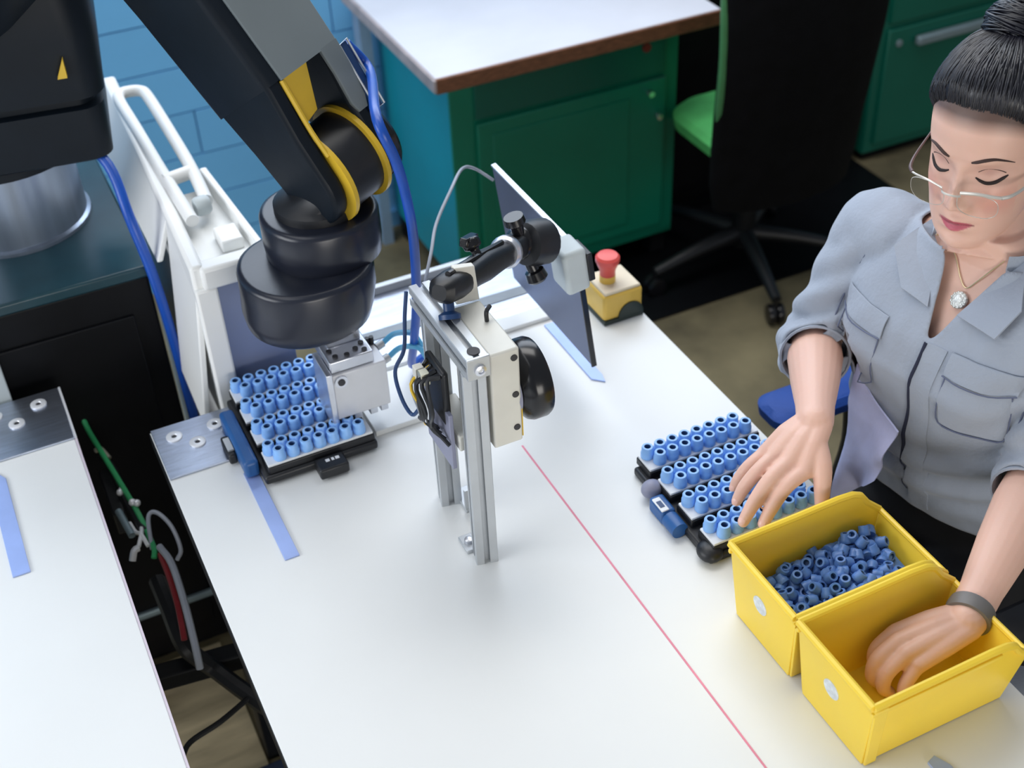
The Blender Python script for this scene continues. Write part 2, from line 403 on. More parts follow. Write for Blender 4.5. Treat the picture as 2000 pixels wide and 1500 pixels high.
obj('wrist_neck', MB().rings([[c+V((r*math.cos(2*PI*k/32), r*math.sin(2*PI*k/32), 0)) for k in range(32)] for c, r in ((W+V((0, 0, .0)), .045), (W+V((-.003, .001, -.03)), .052), (UT+V((0, 0, .028)), .055), (UT+V((0, 0, .022)), .062), (UT+V((0, 0, -.02)), .062))]), BLK, rb)
def drum(name, prof, m, ex=1.0):
    n = 48; rs = []
    for (cx, cy, z, rr) in prof:
        rs.append([V((cx+rr*math.copysign(abs(math.cos(2*PI*k/n))**.92, math.cos(2*PI*k/n)), cy+rr*math.copysign(abs(math.sin(2*PI*k/n))**.92, math.sin(2*PI*k/n)), z)) for k in range(n)])
    return obj(name, MB().rings(rs), m, rb, ang=60)
drum('upper_drum', [(UT.x, UT.y, 1.030, .076), (UT.x, UT.y, 1.036, .082), (UT.x, UT.y, 1.06, .084), (UT.x, UT.y, 1.096, .0835), (UT.x, UT.y, 1.101, .0815), (UT.x, UT.y, 1.104, .0775), (UT.x, UT.y, 1.1045, .074), (UT.x, UT.y, 1.1047, .05)], SKIN_T)
drum('lower_drum', [(LB.x, LB.y, .944, .065), (LB.x, LB.y, .946, .080), (LB.x, LB.y, .955, .090), (LB.x+.002, LB.y, .975, .0945), (LT.x, LT.y, 1.0, .0965), (LT.x, LT.y, 1.030, .0965), (LT.x, LT.y, 1.035, .0945), (LT.x, LT.y, 1.038, .090), (LT.x, LT.y, 1.0385, .0865), (LT.x, LT.y, 1.0387, .05)], SKIN_T)
# upper arm from turret to the elbow, and elbow block (mostly above the frame)
ua = MB(); P0 = V((.07, 2.06, 1.30)); P1 = V((.235, 1.83, 1.655)); d_ = (P1-P0).normalized(); sx = jj; sy = d_.cross(sx).normalized(); sx = sy.cross(d_).normalized()
rs = []
for t_, w1, w2 in ((0, .115, .10), (.3, .11, .10), (.7, .10, .09), (1.1, .095, .085)):
    c = P0.lerp(P1, t_); rs.append([c+sx*(w1*math.copysign(abs(math.cos(q))**.6, math.cos(q)))+sy*(w2*math.copysign(abs(math.sin(q))**.6, math.sin(q))) for q in [2*PI*k/28 for k in range(28)]])
obj('upper_arm', ua.rings(rs), SKIN_R, rb)
obj('elbow_housing', MB().cyl(F(.66, -.11, 0), F(.66, .13, 0), .10, seg=40), SKIN_R, rb, bevel=.01)
cl = obj('cable_clip', MB().rings([sect(.030, .007, .012, .002, .068, .060), sect(.125, .007, .013, .002, .0705, .072)]), NAVY, rb)
obj('clip_frame', MB().tube([F(.030, .062, .073), F(.125, .064, .086), F(.127, .079, .086), F(.030, .077, .073)], .0016, 6, 0, True), ALUP, cl)
# gripper
g = MB(); g.box((.372, 1.472, .802), (.456, 1.525, .884))
obj('gripper_block', g, GRIPW, rb, bevel=.002)
gp = obj('gripper_side_plate', MB().box((.362, 1.466, .797), (.371, 1.53, .892)), SILV, rb, bevel=.0012)
gt = obj('gripper_head', MB().box((.372, 1.476, .885), (.440, 1.558, .905)), SILV, rb, bevel=.002)
obj('gripper_mount', MB().box((.382, 1.512, .905), (.434, 1.566, .946)), SILV, rb, bevel=.002)
for x, y in ((.385, 1.487), (.402, 1.484), (.418, 1.492), (.429, 1.484), (.43, 1.502), (.381, 1.503)):
    obj('bolt', MB().cyl((x, y, .904), (x, y, .9075), .0042, seg=12), HOLE, gt)
obj('port', MB().cyl((.384, 1.468, .872), (.384, 1.473, .872), .010, seg=20), SILV, rb)
obj('port_hole', MB().cyl((.384, 1.4665, .872), (.384, 1.469, .872), .0055, seg=16), HOLE, rb)
for x in (.385, .405, .43, .447):
    obj('gripper_jaw', MB().box((x-.006, 1.478, .788), (x+.006, 1.515, .803)), SILV, rb, bevel=.001)
for y, z in ((1.492, .868), (1.513, .880)):
    fi = obj('air_fitting', MB().cyl((.456, y, z), (.468, y+.003, z+.002), .0065, seg=14), ALUP, rb)
    obj('air_tube', MB().tube([(.468, y+.003, z+.002), (.49, y+.008, z+.008), (.515, y+.0, z+.004), (.522, y-.02, z-.01)], .0042, 8), CYAN, fi)
for x in (.445, .452): obj('set_screw', MB().cyl((x, 1.52, .884), (x, 1.52, .897), .0038, seg=10), BLK, rb)
obj('probe_pin', MB().cyl((.437, 1.5, .776), (.437, 1.5, .802), .003, seg=10), SILV, rb)

# ------------------------------------------------------------ hoses on the robot side
o = obj('air_hose', MB().tube([(.15, 2.00, 1.10), (.187, 1.93, 1.06), (.193, 1.872, .99), (.204, 1.856, .89), (.210, 1.850, .765), (.212, 1.848, .60), (.215, 1.85, .30), (.22, 1.86, .02)], .0085, 10), HOSE, loc=(.2, 1.85, 0))
tag(o, 'blue hose running down the cabinet corner beside the white trolley', 'hose')
o = obj('air_hose', MB().tube([F(.122, .079, .078), F(.075, .088, .072), (.452, 1.375, 1.32), (.466, 1.36, 1.262), (.479, 1.37, 1.19), (.492, 1.40, 1.11), (.505, 1.45, .99), (.512, 1.50, .88), (.525, 1.56, .79), (.56, 1.60, .766), (.62, 1.62, .766)], .0068, 10), HOSE, loc=(.5, 1.55, .76))
tag(o, 'thick blue hose hanging from the robot forearm behind the camera stand', 'hose')

# ------------------------------------------------------------ white trolley
t = thing('plastic_trolley', 'narrow white plastic trolley between the robot cabinet and the table', 'trolley', (.29, 1.85, 0))
obj('side_panel', MB().prism([(.244, 1.672, .08), (.252, 2.39, .08), (.262, 2.39, 1.0), (.236, 1.672, .998)], (.022, 0, 0)), WPL, t, bevel=.006)
obj('light_catch_slope', MB().prism([(.243, 1.676, .996), (.243, 1.846, .997), (.210, 1.846, .70), (.205, 1.676, .70)], (.010, 0, 0)), WPL, t, bevel=.003)  # slanted face added so the trolley side catches overhead light
obj('light_catch_slope', MB().prism([(.246, 1.846, .997), (.262, 2.39, .999), (.216, 2.39, .915), (.214, 1.846, .915)], (.010, 0, 0)), WPL, t, bevel=.003)  # second slant, shaped to catch the ceiling light above the cabinet top
obj('front_panel', MB().box((.264, 1.674, .06), (.372, 1.690, .955)), GPL, t, bevel=.002)['label'] = 'lavender grey front panel'
obj('front_rail', MB().box((.250, 1.662, .958), (.366, 1.694, .996)), WPL, t, bevel=.006)
obj('front_corner', MB().box((.236, 1.664, .05), (.270, 1.692, .96)), WPL, t, bevel=.004)
obj('inner_shelf', MB().box((.258, 1.694, .955), (.345, 1.94, .972)), WPL, t, bevel=.003)
obj('right_rim', MB().prism([(.346, 1.694, .90), (.329, 1.96, .90), (.329, 1.96, 1.0), (.346, 1.694, .994)], (.012, 0, 0)), WPL, t, bevel=.003)
obj('rear_panel', MB().box((.272, 1.94, .06), (.345, 1.955, .955)), WPL, t, bevel=.003)
obj('handle_loop', MB().tube([(.276, 1.80, 1.0), (.272, 1.97, 1.0), (.270, 2.15, 1.0), (.268, 2.27, 1.0), (.274, 2.30, 1.0), (.292, 2.305, 1.0), (.312, 2.295, 1.0), (.318, 2.26, 1.0), (.319, 2.1, 1.0), (.318, 1.97, 1.0), (.312, 1.85, 1.0)], .0105, 12, 5), WPL, t)
obj('cross_bar', MB().tube([(.268, 1.945, 1.0), (.318, 1.955, 1.0)], .012, 12, 0), WPL, t)
obj('bar_end', MB().lathe([(.0135, 0), (.0155, .004), (.0155, .02), (.0125, .024)], (.290, 1.838, 1.0), (1, .1, 0), 16), CLAMP, t)
obj('notch_block', MB().box((.300, 1.73, .972), (.335, 1.78, .992)), WPL, t, bevel=.003)
obj('base', MB().box((.245, 1.67, .02), (.372, 1.96, .06)), WPL, t, bevel=.003)

# ------------------------------------------------------------ camera stand
def tslot(c, axis, u, length, sz=.030):
    axis = V(axis).normalized(); u = V(u).normalized(); v_ = axis.cross(u); h = sz/2; g = .004; dp = .007
    prof = []
    for k in range(4):
        q = lambda x, y: (x, y) if k == 0 else ((-y, x) if k == 1 else ((-x, -y) if k == 2 else (y, -x)))
        prof += [q(h, -h+.001), q(h, -g), q(h-.002, -g), q(h-.002, -g-.004), q(h-dp, -g+.0005), q(h-dp, g-.0005), q(h-.002, g+.004), q(h-.002, g), q(h, g), q(h, h-.001)]
    ring = lambda s: [V(c)+axis*s+u*x+v_*y for x, y in prof]
    return MB().rings([ring(0), ring(length)])
st = thing('camera_stand', 'aluminium profile frame standing on the white table, carrying the inspection camera', 'stand', (.468, 1.23, TZ))
obj('post', tslot((.467, 1.165, TZ), (0, 0, 1), (.97, -.22, 0), .325), ALUP, st)
obj('post', tslot((.470, 1.292, TZ), (0, 0, 1), (.97, -.22, 0), .325), ALUP, st)
bmb = tslot((.467, 1.146, 1.09), (0, 1, 0), (1, 0, 0), .178); obj('beam', bmb, ALUP, st)
eb = obj('end_block', MB().box((.452, 1.142, 1.0745), (.4825, 1.147, 1.1055)), ALUP, st, bevel=.001)
obj('bolt', MB().lathe([(.0075, 0), (.0075, .003), (.004, .004), (.0035, .002)], (.4685, 1.142, 1.088), (0, -1, 0), 18), SILV, eb)
obj('top_hole', MB().cyl((.468, 1.158, 1.1045), (.468, 1.158, 1.1062), .008, seg=18), HOLE, st)
br = obj('foot_bracket', MB().box((.478, 1.252, TZ), (.510, 1.300, TZ+.006)), ALUP, st, bevel=.001)
obj('bracket_web', MB().prism([(.478, 1.2525, TZ+.006), (.508, 1.2525, TZ+.006), (.508, 1.2525, TZ+.014), (.488, 1.2525, TZ+.042), (.478, 1.2525, TZ+.042)], (0, .005, 0)), ALUP, br)
obj('bracket_bolt', MB().lathe([(.007, 0), (.007, .005), (.0035, .006), (.003, .003)], (.496, 1.274, TZ+.006), seg=14), SILV, br)
br = obj('foot_bracket', MB().box((.446, 1.178, TZ), (.466, 1.21, TZ+.006)), ALUP, st, bevel=.001)
obj('bracket_bolt', MB().lathe([(.006, 0), (.006, .005), (.003, .006)], (.456, 1.195, TZ+.006), seg=14), SILV, br)

cm = thing('inspection_camera', 'cream boxed inspection camera with a big black lens, mounted on the stand', 'camera', (.51, 1.2, .95))
obj('housing', MB().box((.484, 1.148, .950), (.524, 1.262, 1.098)), CREAM, cm, bevel=.003)
for z in (.975, 1.028, 1.085): obj('screw', MB().lathe([(.0045, 0), (.0045, .0015), (.002, .0018)], (.516, 1.148, z), (0, -1, 0), 12), HOLE, cm)
obj('yellow_marking', MB().box((.5242, 1.150, .955), (.5256, 1.164, 1.02)), RYEL, cm)
obj('top_bracket', MB().prism([(.492, 1.262, 1.10), (.492, 1.262, 1.155), (.520, 1.262, 1.150), (.524, 1.262, 1.098)], (0, .010, 0)), CREAM, cm, bevel=.0012)
obj('latch_hook', MB().tube([(.512, 1.215, 1.099), (.512, 1.215, 1.112), (.520, 1.222, 1.114)], .003, 8, 3), BLK, cm)
ln = obj('lens_ring', MB().lathe([(.036, 0), (.038, .004), (.046, .010), (.051, .014), (.0535, .020), (.0535, .036), (.051, .041), (.045, .041), (.041, .034), (.010, .032)], (.524, 1.188, 1.012), (1, 0, 0), 48), BLKG, cm)
obj('light_ring', MB().lathe([(.030, 0), (.045, .0), (.045, .002), (.030, .002)], (.557, 1.188, 1.012), (1, 0, 0), 40), GLASSB, ln)
obj('lens_collar', MB().lathe([(.034, 0), (.040, 0), (.040, .006), (.034, .006)], (.520, 1.188, 1.012), (1, 0, 0), 40), LAV, cm)
rear = obj('rear_module', MB().box((.440, 1.200, .965), (.450, 1.258, 1.050)), BLK, cm, bevel=.004)
obj('rear_plate', MB().prism([(.441, 1.190, .90), (.441, 1.272, .90), (.441, 1.276, .99), (.441, 1.190, .99)], (.006, 0, 0)), LAV, rear, bevel=.001)
obj('camera_plate', MB().box((.451, 1.185, .93), (.484, 1.272, .955)), CREAM, cm, bevel=.002)
rng = random.Random(3)
for k, m_, r_ in ((0, BLK, .0028), (1, BLK, .0032), (2, BLK, .0030), (3, WHITEP, .002), (4, BLK, .0026), (5, RYEL, .0022), (6, BLK, .003), (7, WIRE, .002)):
    y0 = 1.203+.007*k; pts = [(.440, y0, 1.045-.006*(k % 2)), (.424-.005*(k % 3), y0+.006, 1.040-.005*k), (.420+.003*(k % 2), y0-.014+.008*(k % 3), 1.005-.006*k), (.426, y0+.010-.006*(k % 3), .965-.003*k), (.438, y0+.016*(1 if k % 2 else -1), .945)]
    obj('connector_wire', MB().tube(pts, r_, 6, 4), m_, rear)
obj('plug', MB().box((.420, 1.218, 1.026), (.432, 1.232, 1.044)), BRASS, rear, bevel=.001)
obj('plug', MB().box((.420, 1.238, 1.022), (.432, 1.250, 1.040)), CREAM, rear, bevel=.001)
o = obj('sensor_cable', MB().tube([(.452, 1.335, 1.09), (.443, 1.325, 1.06), (.432, 1.31, 1.02), (.418, 1.315, .985), (.418, 1.30, .95), (.425, 1.285, .93), (.432, 1.27, .95)], .0028, 8), NAVY, loc=(.43, 1.30, .93))
tag(o, 'thin dark cable looping down beside the rear post of the stand', 'cable')

# ball arm and tablet
A0 = V((.470, 1.232, 1.105)); A1 = V((.477, 1.252, 1.137)); A2 = V((.635, 1.385, 1.075))
ba = thing('ball_mount', 'black double ball mounting arm between the stand beam and the tablet', 'arm', A0)
obj('base_stud', MB().lathe([(.014, 0), (.014, .006), (.007, .010), (.007, .024), (.011, .028)], A0, A1-A0, 16), NAVY, ba)
obj('ball', MB().ball(A1, .014), BLKG, ba)
dr = (A2-A1).normalized(); sd = dr.cross(V((0, 0, 1))).normalized(); up = sd.cross(dr)
arm_rs = []
for t_, w_, h_ in ((-.10, .010, .010), (-.06, .018, .016), (.08, .020, .018), (.20, .018, .017), (.35, .0165, .018), (.5, .017, .020), (.65, .0165, .018), (.80, .017, .016), (.93, .019, .017), (1.03, .018, .016), (1.08, .010, .010)):
    c = A1.lerp(A2, t_); arm_rs.append([c+sd*w_*math.copysign(abs(math.cos(q))**.7, math.cos(q))+up*h_*math.copysign(abs(math.sin(q))**.7, math.sin(q)) for q in [2*PI*k/20 for k in range(20)]])
obj('clamp_sleeve', MB().rings(arm_rs), BLK, ba)
obj('sleeve_ridge', MB().tube([A1.lerp(A2, .0)+up*.018, A1.lerp(A2, .3)+up*.019, A1.lerp(A2, .75)+up*.018], .004, 8, 4), BLKG, ba)
mid = A1.lerp(A2, .42)
kb = MB().lathe([(.006, 0), (.006, .012), (.012, .014), (.013, .024), (.009, .028)], mid+up*.016, up*.8-sd*.6, 14); kb.obox(mid+up*.036-sd*.016, (dr, sd, up), (.017, .006, .006)); obj('wing_knob', kb, BLKG, ba, bevel=.002)
obj('collar', MB().lathe([(.020, 0), (.023, .004), (.023, .012), (.020, .016)], A1.lerp(A2, .80), dr, 20), SILV, ba)
A3 = V((.690, 1.405, 1.055))
obj('socket', MB().ball(A2+dr*.016, (.024, .024, .024)), BLKG, ba)
obj('clamp_body', MB().lathe([(.020, 0), (.030, .006), (.033, .018), (.033, .044), (.028, .050)], A2.lerp(A3, .18), A3-A2, 24), BLK, ba)
obj('clamp_knob', MB().lathe([(.009, 0), (.009, .022), (.014, .024), (.016, .036), (.012, .040)], A2+V((.018, .005, -.026)), (.25, -.3, -.9), 16), BLKG, ba)
obj('clamp_knob', MB().lathe([(.008, 0), (.010, .014), (.015, .018), (.014, .028)], A2+V((.004, .0, .018)), (-.2, .1, .9), 16), BLKG, ba)
TC = V((.745, 1.530, .925)); th = V((0, 1, 0)); tv = V((-.13, 0, .99)).normalized(); tn = th.cross(tv).normalized()
tn = -tn if tn.x > 0 else tn
tb = thing('tablet', 'dark slate tablet held on edge above the table by the black arm', 'tablet', TC-tv*.112)
obj('back_shell', MB().obox(TC, (th, tv, tn), (.138, .112, .0035)), TAB, tb, bevel=.003)
obj('screen', MB().obox(TC-tn*.0042, (th, tv, tn), (.128, .102, .0008)), GLASSB, tb)
obj('rim', MB().obox(TC+tv*.1125, (th, tv, tn), (.138, .0018, .0045)), TABF, tb, bevel=.001)
obj('side_rim', MB().obox(TC-th*.1385, (th, tv, tn), (.0016, .112, .0045)), BLKG, tb, bevel=.001)
gb = TC-th*.128+tv*.082
obj('edge_grip', MB().obox(gb+tn*.010, (th, tv, tn), (.026, .036, .019)), CLAMP, ba, bevel=.007, segs=4)['label'] = 'pale grey padded jaw gripping the tablet'
obj('grip_jaw', MB().obox(gb-tn*.012-th*.004, (th, tv, tn), (.022, .024, .005)), BLK, ba, bevel=.002)
o = obj('tablet_cable', MB().tube([TC+th*.134+tv*.088+tn*.006, (.70, 1.675, 1.035), (.665, 1.64, 1.06), (.62, 1.58, 1.065), (.575, 1.53, 1.05), (.545, 1.48, 1.04), (.525, 1.455, 1.02), (.518, 1.462, .98), (.516, 1.475, .94), (.52, 1.50, .90)], .0026, 8), WIRE, loc=(.6, 1.55, .9))
tag(o, 'thin grey cable arching from the tablet corner to the blue hose', 'cable')

# ------------------------------------------------------------ emergency stop
es = thing('emergency_stop', 'yellow emergency stop box with red mushroom button on table corner', 'button', (.903, 1.588, TZ))
obj('box', MB().box((.866, 1.552, .756), (.940, 1.626, .806)), ESY, es, bevel=.006, segs=3)
obj('lid', MB().box((.869, 1.555, .8045), (.937, 1.623, .8105)), ESC, es, bevel=.0025)
obj('base_plate', MB().box((.865, 1.549, TZ), (.941, 1.628, .758)), ESD, es, bevel=.002)
pts = [(.9165+.024*math.cos(R(k*15)), 1.5535, .757+.026*math.sin(R(k*15))) for k in range(13)]
obj('arched_recess', MB().prism(pts, (0, -.004, 0)), ESD, es)
obj('collar', MB().lathe([(.0135, 0), (.0135, .014)], (.893, 1.590, .809), seg=24), ESY, es)
obj('mushroom', MB().lathe([(.013, 0), (.0135, .012), (.0175, .022), (.0205, .030), (.0205, .036), (.017, .040), (.008, .0415)], (.893, 1.590, .821), seg=32), ESR, es)['label'] = 'red push button'

# ------------------------------------------------------------ caps, trays
def cap_mesh(name, r, h, mats):
    mb = MB(); n = 14
    ring = lambda rr, z: [V((rr*math.cos(2*PI*i/n), rr*math.sin(2*PI*i/n), z)) for i in range(n)]
    prof = [(r*.96, 0), (r, .001), (r, h*.45), (r*.88, h*.55), (r*.88, h*.92), (r*.80, h), (r*.50, h), (r*.46, h*.97), (r*.44, h*.5)]
    mb.rings([ring(*p) for p in prof]); bm = mb.bm
    bmesh.ops.recalc_face_normals(bm, faces=bm.faces[:])
    for f in bm.faces:
        c = f.calc_center_median()
        if math.hypot(c.x, c.y) < r*.48 and c.z > h*.4: f.material_index = 1
    me = bpy.data.meshes.new(name); bm.to_mesh(me); bm.free()
    for m in mats: me.materials.append(m)
    return finish(me, None)
CAP = cap_mesh('blue_cap', .0098, .019, (CAPB, CAPD))
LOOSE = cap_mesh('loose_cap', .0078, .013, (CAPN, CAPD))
def tray(name_label, x0, y1, tilt, where, ncap, side):
    wt = .026+(ncap-1)*.0206+.008; t = thing('cap_tray', name_label, 'tray', (x0+.09, y1-.085, TZ+(.0037 if side == 'left' else 0)), tilt)
    T = wmat(t); q = T.to_3x3(); cx, cy = x0+.09, y1-.085
    def local(mb):
        mb.bm.transform(T @ Matrix.Translation(V((-cx, -cy, -TZ)))); return mb
    yb = y1-.17
    obj('base', local(MB().box((x0-.012, yb-.024, TZ), (x0+wt+.006, y1+.012, TZ+.014))), BLK, t, bevel=.004)
    rows = ('rear row', 'second row', 'third row', 'front row')
    for k in range(4):
        y = y1-k*.0555
        obj('step', local(MB().box((x0-.004, y-.022, TZ+.013), (x0+wt+.004, y+.018, TZ+.026))), BLK, t, bevel=.002)
        obj('strip_plate', local(MB().box((x0-.003, y-.0205, TZ+.026), (x0+wt+.002, y+.0145, TZ+.030))), WCARD, t, bevel=.0008)
        for line in range(2):
            for i in range(ncap):
                o = bpy.data.objects.new('blue_cap', CAP); COL.objects.link(o)
                p = T @ V((x0+.008+i*.0206+(.0103 if line else 0)-cx, y+.0072-line*.0180-cy, .0302))
                o.location = p; o.rotation_euler = (0, 0, random.random()*6)
                tag(o, 'blue plastic cap standing in the %s of the tray %s' % (rows[k], where), 'cap', '%s of blue caps on the tray %s' % (rows[k], where))
    if side == 'left':
        obj('side_housing', local(MB().box((x0-.034, yb+.002, TZ), (x0-.012, y1-.03, TZ+.030))), BLUEC, t, bevel=.006, segs=3)
        obj('side_clip', local(MB().box((x0-.046, yb+.045, TZ), (x0-.034, yb+.095, TZ+.018))), BLK, t, bevel=.003)
        obj('clip_plate', local(MB().box((x0-.044, yb+.055, TZ+.018), (x0-.035, yb+.085, TZ+.021))), ALUP, t)
        la = obj('front_latch', local(MB().box((x0+.063, yb-.052, TZ), (x0+.108, yb-.022, TZ+.018))), BLK, t, bevel=.003)
        for x, w in ((.078, .006), (.087, .004), (.093, .006)):
            obj('latch_print', local(MB().box((x0+x, yb-.036, TZ+.0182), (x0+x+w, yb-.030, TZ+.0186))), WHITEP, la)
    else:
        obj('side_knob', local(MB().ball((x0-.013, yb+.128, TZ+.016), (.016, .014, .014))), LAV, t)
        cb = obj('side_housing', local(MB().box((x0-.030, yb+.070, TZ), (x0-.008, yb+.108, TZ+.024))), BLUEC, t, bevel=.004)
        obj('white_tag', local(MB().box((x0-.030, yb+.072, TZ+.0245), (x0-.018, yb+.100, TZ+.027))), WHITEP, cb, bevel=.001)
        obj('tag_window', local(MB().box((x0-.028, yb+.079, TZ+.0272), (x0-.021, yb+.092, TZ+.0276))), NAVY, cb)
        obj('side_roller', local(MB().cyl((x0-.020, yb+.040, TZ+.013), (x0-.020, yb+.068, TZ+.013), .0125, seg=16)), BLUEC, t)
        obj('corner_bumper', local(MB().ball((x0-.004, yb-.010, TZ+.012), (.018, .020, .012))), BLK, t)
    return t
tray('black cap tray standing on the plate under the gripper', .254, 1.632, 0, 'under the gripper', 7, 'left')
tray('black cap tray under the reaching right hand', .738, 1.200, 0, 'under the right hand', 8, 'right')

# ------------------------------------------------------------ yellow bins
def bin_(label, y0, y1, where):
    t = thing('storage_bin', label, 'bin', (.80, (y0+y1)/2, TZ))
    ym = (y0+y1)/2
    mb = MB(); hw = (y1-y0)/2-.002; bw = hw-.012
    prof_t = [(.700, .875), (.884, .875), (.908, .852), (.930, .832)]
    prof_b = [(.710, .7512), (.884, .7512), (.898, .7512), (.915, .7512)]
    wd = lambda z: bw+(hw-bw)*(z-.7512)/.1238
    mk = lambda s, pr: [mb.bm.verts.new((x, ym+s*wd(z), z)) for x, z in pr]
    Lt, Lb, Rt, Rb = mk(1, prof_t), mk(1, prof_b), mk(-1, prof_t), mk(-1, prof_b)
    for A_, B_ in ((Lt, Lb), (Rb, Rt)):
        for i in range(3): mb.face([A_[i], A_[i+1], B_[i+1], B_[i]])
    for i in range(3): mb.face([Lb[i], Lb[i+1], Rb[i+1], Rb[i]])
    mb.face([Lt[0], Lb[0], Rb[0], Rt[0]]); mb.face([Lt[3], Rt[3], Rb[3], Lb[3]])
    o = obj('shell', mb, YEL, t, ang=30)
    so = o.modifiers.new('thickness', 'SOLIDIFY'); so.thickness = .003; so.offset = -1
    bv = o.modifiers.new('bevel', 'BEVEL'); bv.width = .0012; bv.segments = 2
    for s in (1, -1):
        obj('rim', MB().tube([(.699, ym+s*hw, .874), (.80, ym+s*hw, .8745), (.884, ym+s*hw, .874), (.908, ym+s*(hw-.002), .852), (.930, ym+s*(hw-.004), .832)], .0048, 8, 3), YEL, t)
        obj('side_ledge', MB().prism([(.698, ym+s*(hw-.001), .860), (.876, ym+s*(hw-.001), .860), (.876, ym+s*(hw+.0025), .864), (.698, ym+s*(hw+.0025), .864)] if False else [(.698, ym+s*(hw-.0025), .858), (.880, ym+s*(hw-.0025), .858), (.880, ym+s*(hw-.0025), .864), (.698, ym+s*(hw-.0025), .864)], (0, s*.0045, 0)), YEL, t, bevel=.001)
        obj('corner_rib', MB().prism([(.712, ym+s*bw, .7512), (.728, ym+s*bw, .7512), (.720, ym+s*(hw-.002), .866), (.701, ym+s*(hw-.002), .866)], (0, s*.004, 0)), YEL, t, bevel=.001)
    obj('back_rim', MB().tube([(.699, ym-hw, .874), (.699, ym+hw, .874)], .0048, 8, 0), YEL, t)
    obj('front_lip', MB().tube([(.930, ym-hw+.004, .832), (.930, ym+hw-.004, .832)], .004, 8, 0), YEL, t)
    nrm = V((-.124, 0, -.010)).normalized()
    obj('label_disc', MB().lathe([(.0135, 0), (.0135, .0012)], (.7045, ym+.004, .822), (-1, 0, -.08), 24, 1.0), LABEL, t)
    return t
bin_('yellow bin heaped with loose blue caps, beside the cap tray', .791, .932, 'rear')
bin_('yellow bin with the left hand inside, nearest the front', .647, .789, 'front')
# loose caps in the rear bin
fill = MB()
gx, gy = 12, 8; X0, X1, Y0, Y1 = .718, .905, .812, .911
def pile(x, y):
    u = (x-.712)/.2; v_ = (y-.805)/.113
    return .792+.026*math.exp(-((u-.62)/.45)**2)+.010*v_*u + .004*math.sin(9*u)*math.sin(8*v_+1)
rp = random.Random(5); n_ = 0
for lay in range(2):
    for i in range(14):
        for k in range(8):
            x = .7270+i*.0139+rp.uniform(-.003, .003)+(lay*.007); y = .8125+k*.0141+rp.uniform(-.003, .003)+(lay*.006)
            if x > .908 or y > .913 or y < .808: continue
            z = pile(x, y)-.013+lay*.0125+rp.uniform(-.002, .002)
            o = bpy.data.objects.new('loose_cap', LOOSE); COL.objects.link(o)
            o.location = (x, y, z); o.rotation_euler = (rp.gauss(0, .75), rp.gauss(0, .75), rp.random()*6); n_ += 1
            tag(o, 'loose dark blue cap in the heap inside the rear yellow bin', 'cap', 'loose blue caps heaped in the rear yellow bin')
for i in range(19):
    for k in range(11): pass
mm = MB(); N1, N2 = 16, 10
top = [[V((.714+.205*i/N1, .806+.111*k/N2, pile(.714+.205*i/N1, .806+.111*k/N2)-.010)) for k in range(N2+1)] for i in range(N1+1)]
vt = [[mm.bm.verts.new(p) for p in r_] for r_ in top]
vb = [[mm.bm.verts.new((p.x, p.y, .7545)) for p in r_] for r_ in top]
for i in range(N1):
    for k in range(N2):
        mm.face([vt[i][k], vt[i+1][k], vt[i+1][k+1], vt[i][k+1]]); mm.face([vb[i][k], vb[i][k+1], vb[i+1][k+1], vb[i+1][k]])
for i in range(N1):
    mm.face([vt[i][0], vb[i][0], vb[i+1][0], vt[i+1][0]]); mm.face([vt[i][N2], vt[i+1][N2], vb[i+1][N2], vb[i][N2]])
for k in range(N2):
    mm.face([vt[0][k], vt[0][k+1], vb[0][k+1], vb[0][k]]); mm.face([vt[N1][k], vb[N1][k], vb[N1][k+1], vt[N1][k+1]])
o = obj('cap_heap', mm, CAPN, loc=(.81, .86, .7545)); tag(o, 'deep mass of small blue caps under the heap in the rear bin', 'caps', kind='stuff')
o = bpy.data.objects.new('loose_cap', LOOSE); COL.objects.link(o); o.location = (.742, .757, .7545); o.rotation_euler = (1.4, 0, .6)
tag(o, 'single blue cap lying in the front yellow bin beside the fingers', 'cap')

# ------------------------------------------------------------ cables in the gap between the tables
def cable(label, pts, r, m, cat='cable', name='cable'):
    return tag(obj(name, MB().tube(pts, r, 8, 5), m, loc=pts[-1]), label, cat)
cable('green earth cable hanging in the gap between the tables', [(.035, 1.90, .68), (.036, 1.86, .64), (.045, 1.79, .63), (.055, 1.725, .62), (.066, 1.645, .61), (.070, 1.60, .60), (.071, 1.55, .605), (.066, 1.535, .600)], .0045, GREENW)
cable('grey cable looping out beside the green cable in the gap', [(.068, 1.555, .60), (.078, 1.60, .625), (.092, 1.60, .63), (.106, 1.57, .62), (.108, 1.535, .60), (.098, 1.53, .585)], .0035, WIRE)
cable('dark red cable hanging in the gap beside the grey tube', [(.077, 1.54, .60), (.078, 1.50, .59), (.076, 1.45, .58), (.071, 1.40, .585), (.067, 1.375, .575)], .0048, REDW)
cable('thick grey tube hanging in the gap between the tables', [(.079, 1.545, .61), (.087, 1.50, .61), (.085, 1.43, .60), (.080, 1.37, .59), (.076, 1.335, .575), (.074, 1.325, .560)], .0056, WIRE, 'tube', 'air_tube')
cable('black corrugated conduit crossing the lower gap between the tables', [(.062, 1.56, .53), (.064, 1.50, .52), (.066, 1.43, .51), (.080, 1.42, .48), (.10, 1.41, .45), (.13, 1.35, .445), (.16, 1.30, .44), (.20, 1.28, .44)], .0135, BLK, 'conduit', 'conduit')
cable('thin black cable stretched low across the gap between the tables', [(.01, 1.27, .45), (.03, 1.295, .45), (.08, 1.31, .45), (.135, 1.335, .45), (.17, 1.35, .45)], .0045, BLK)
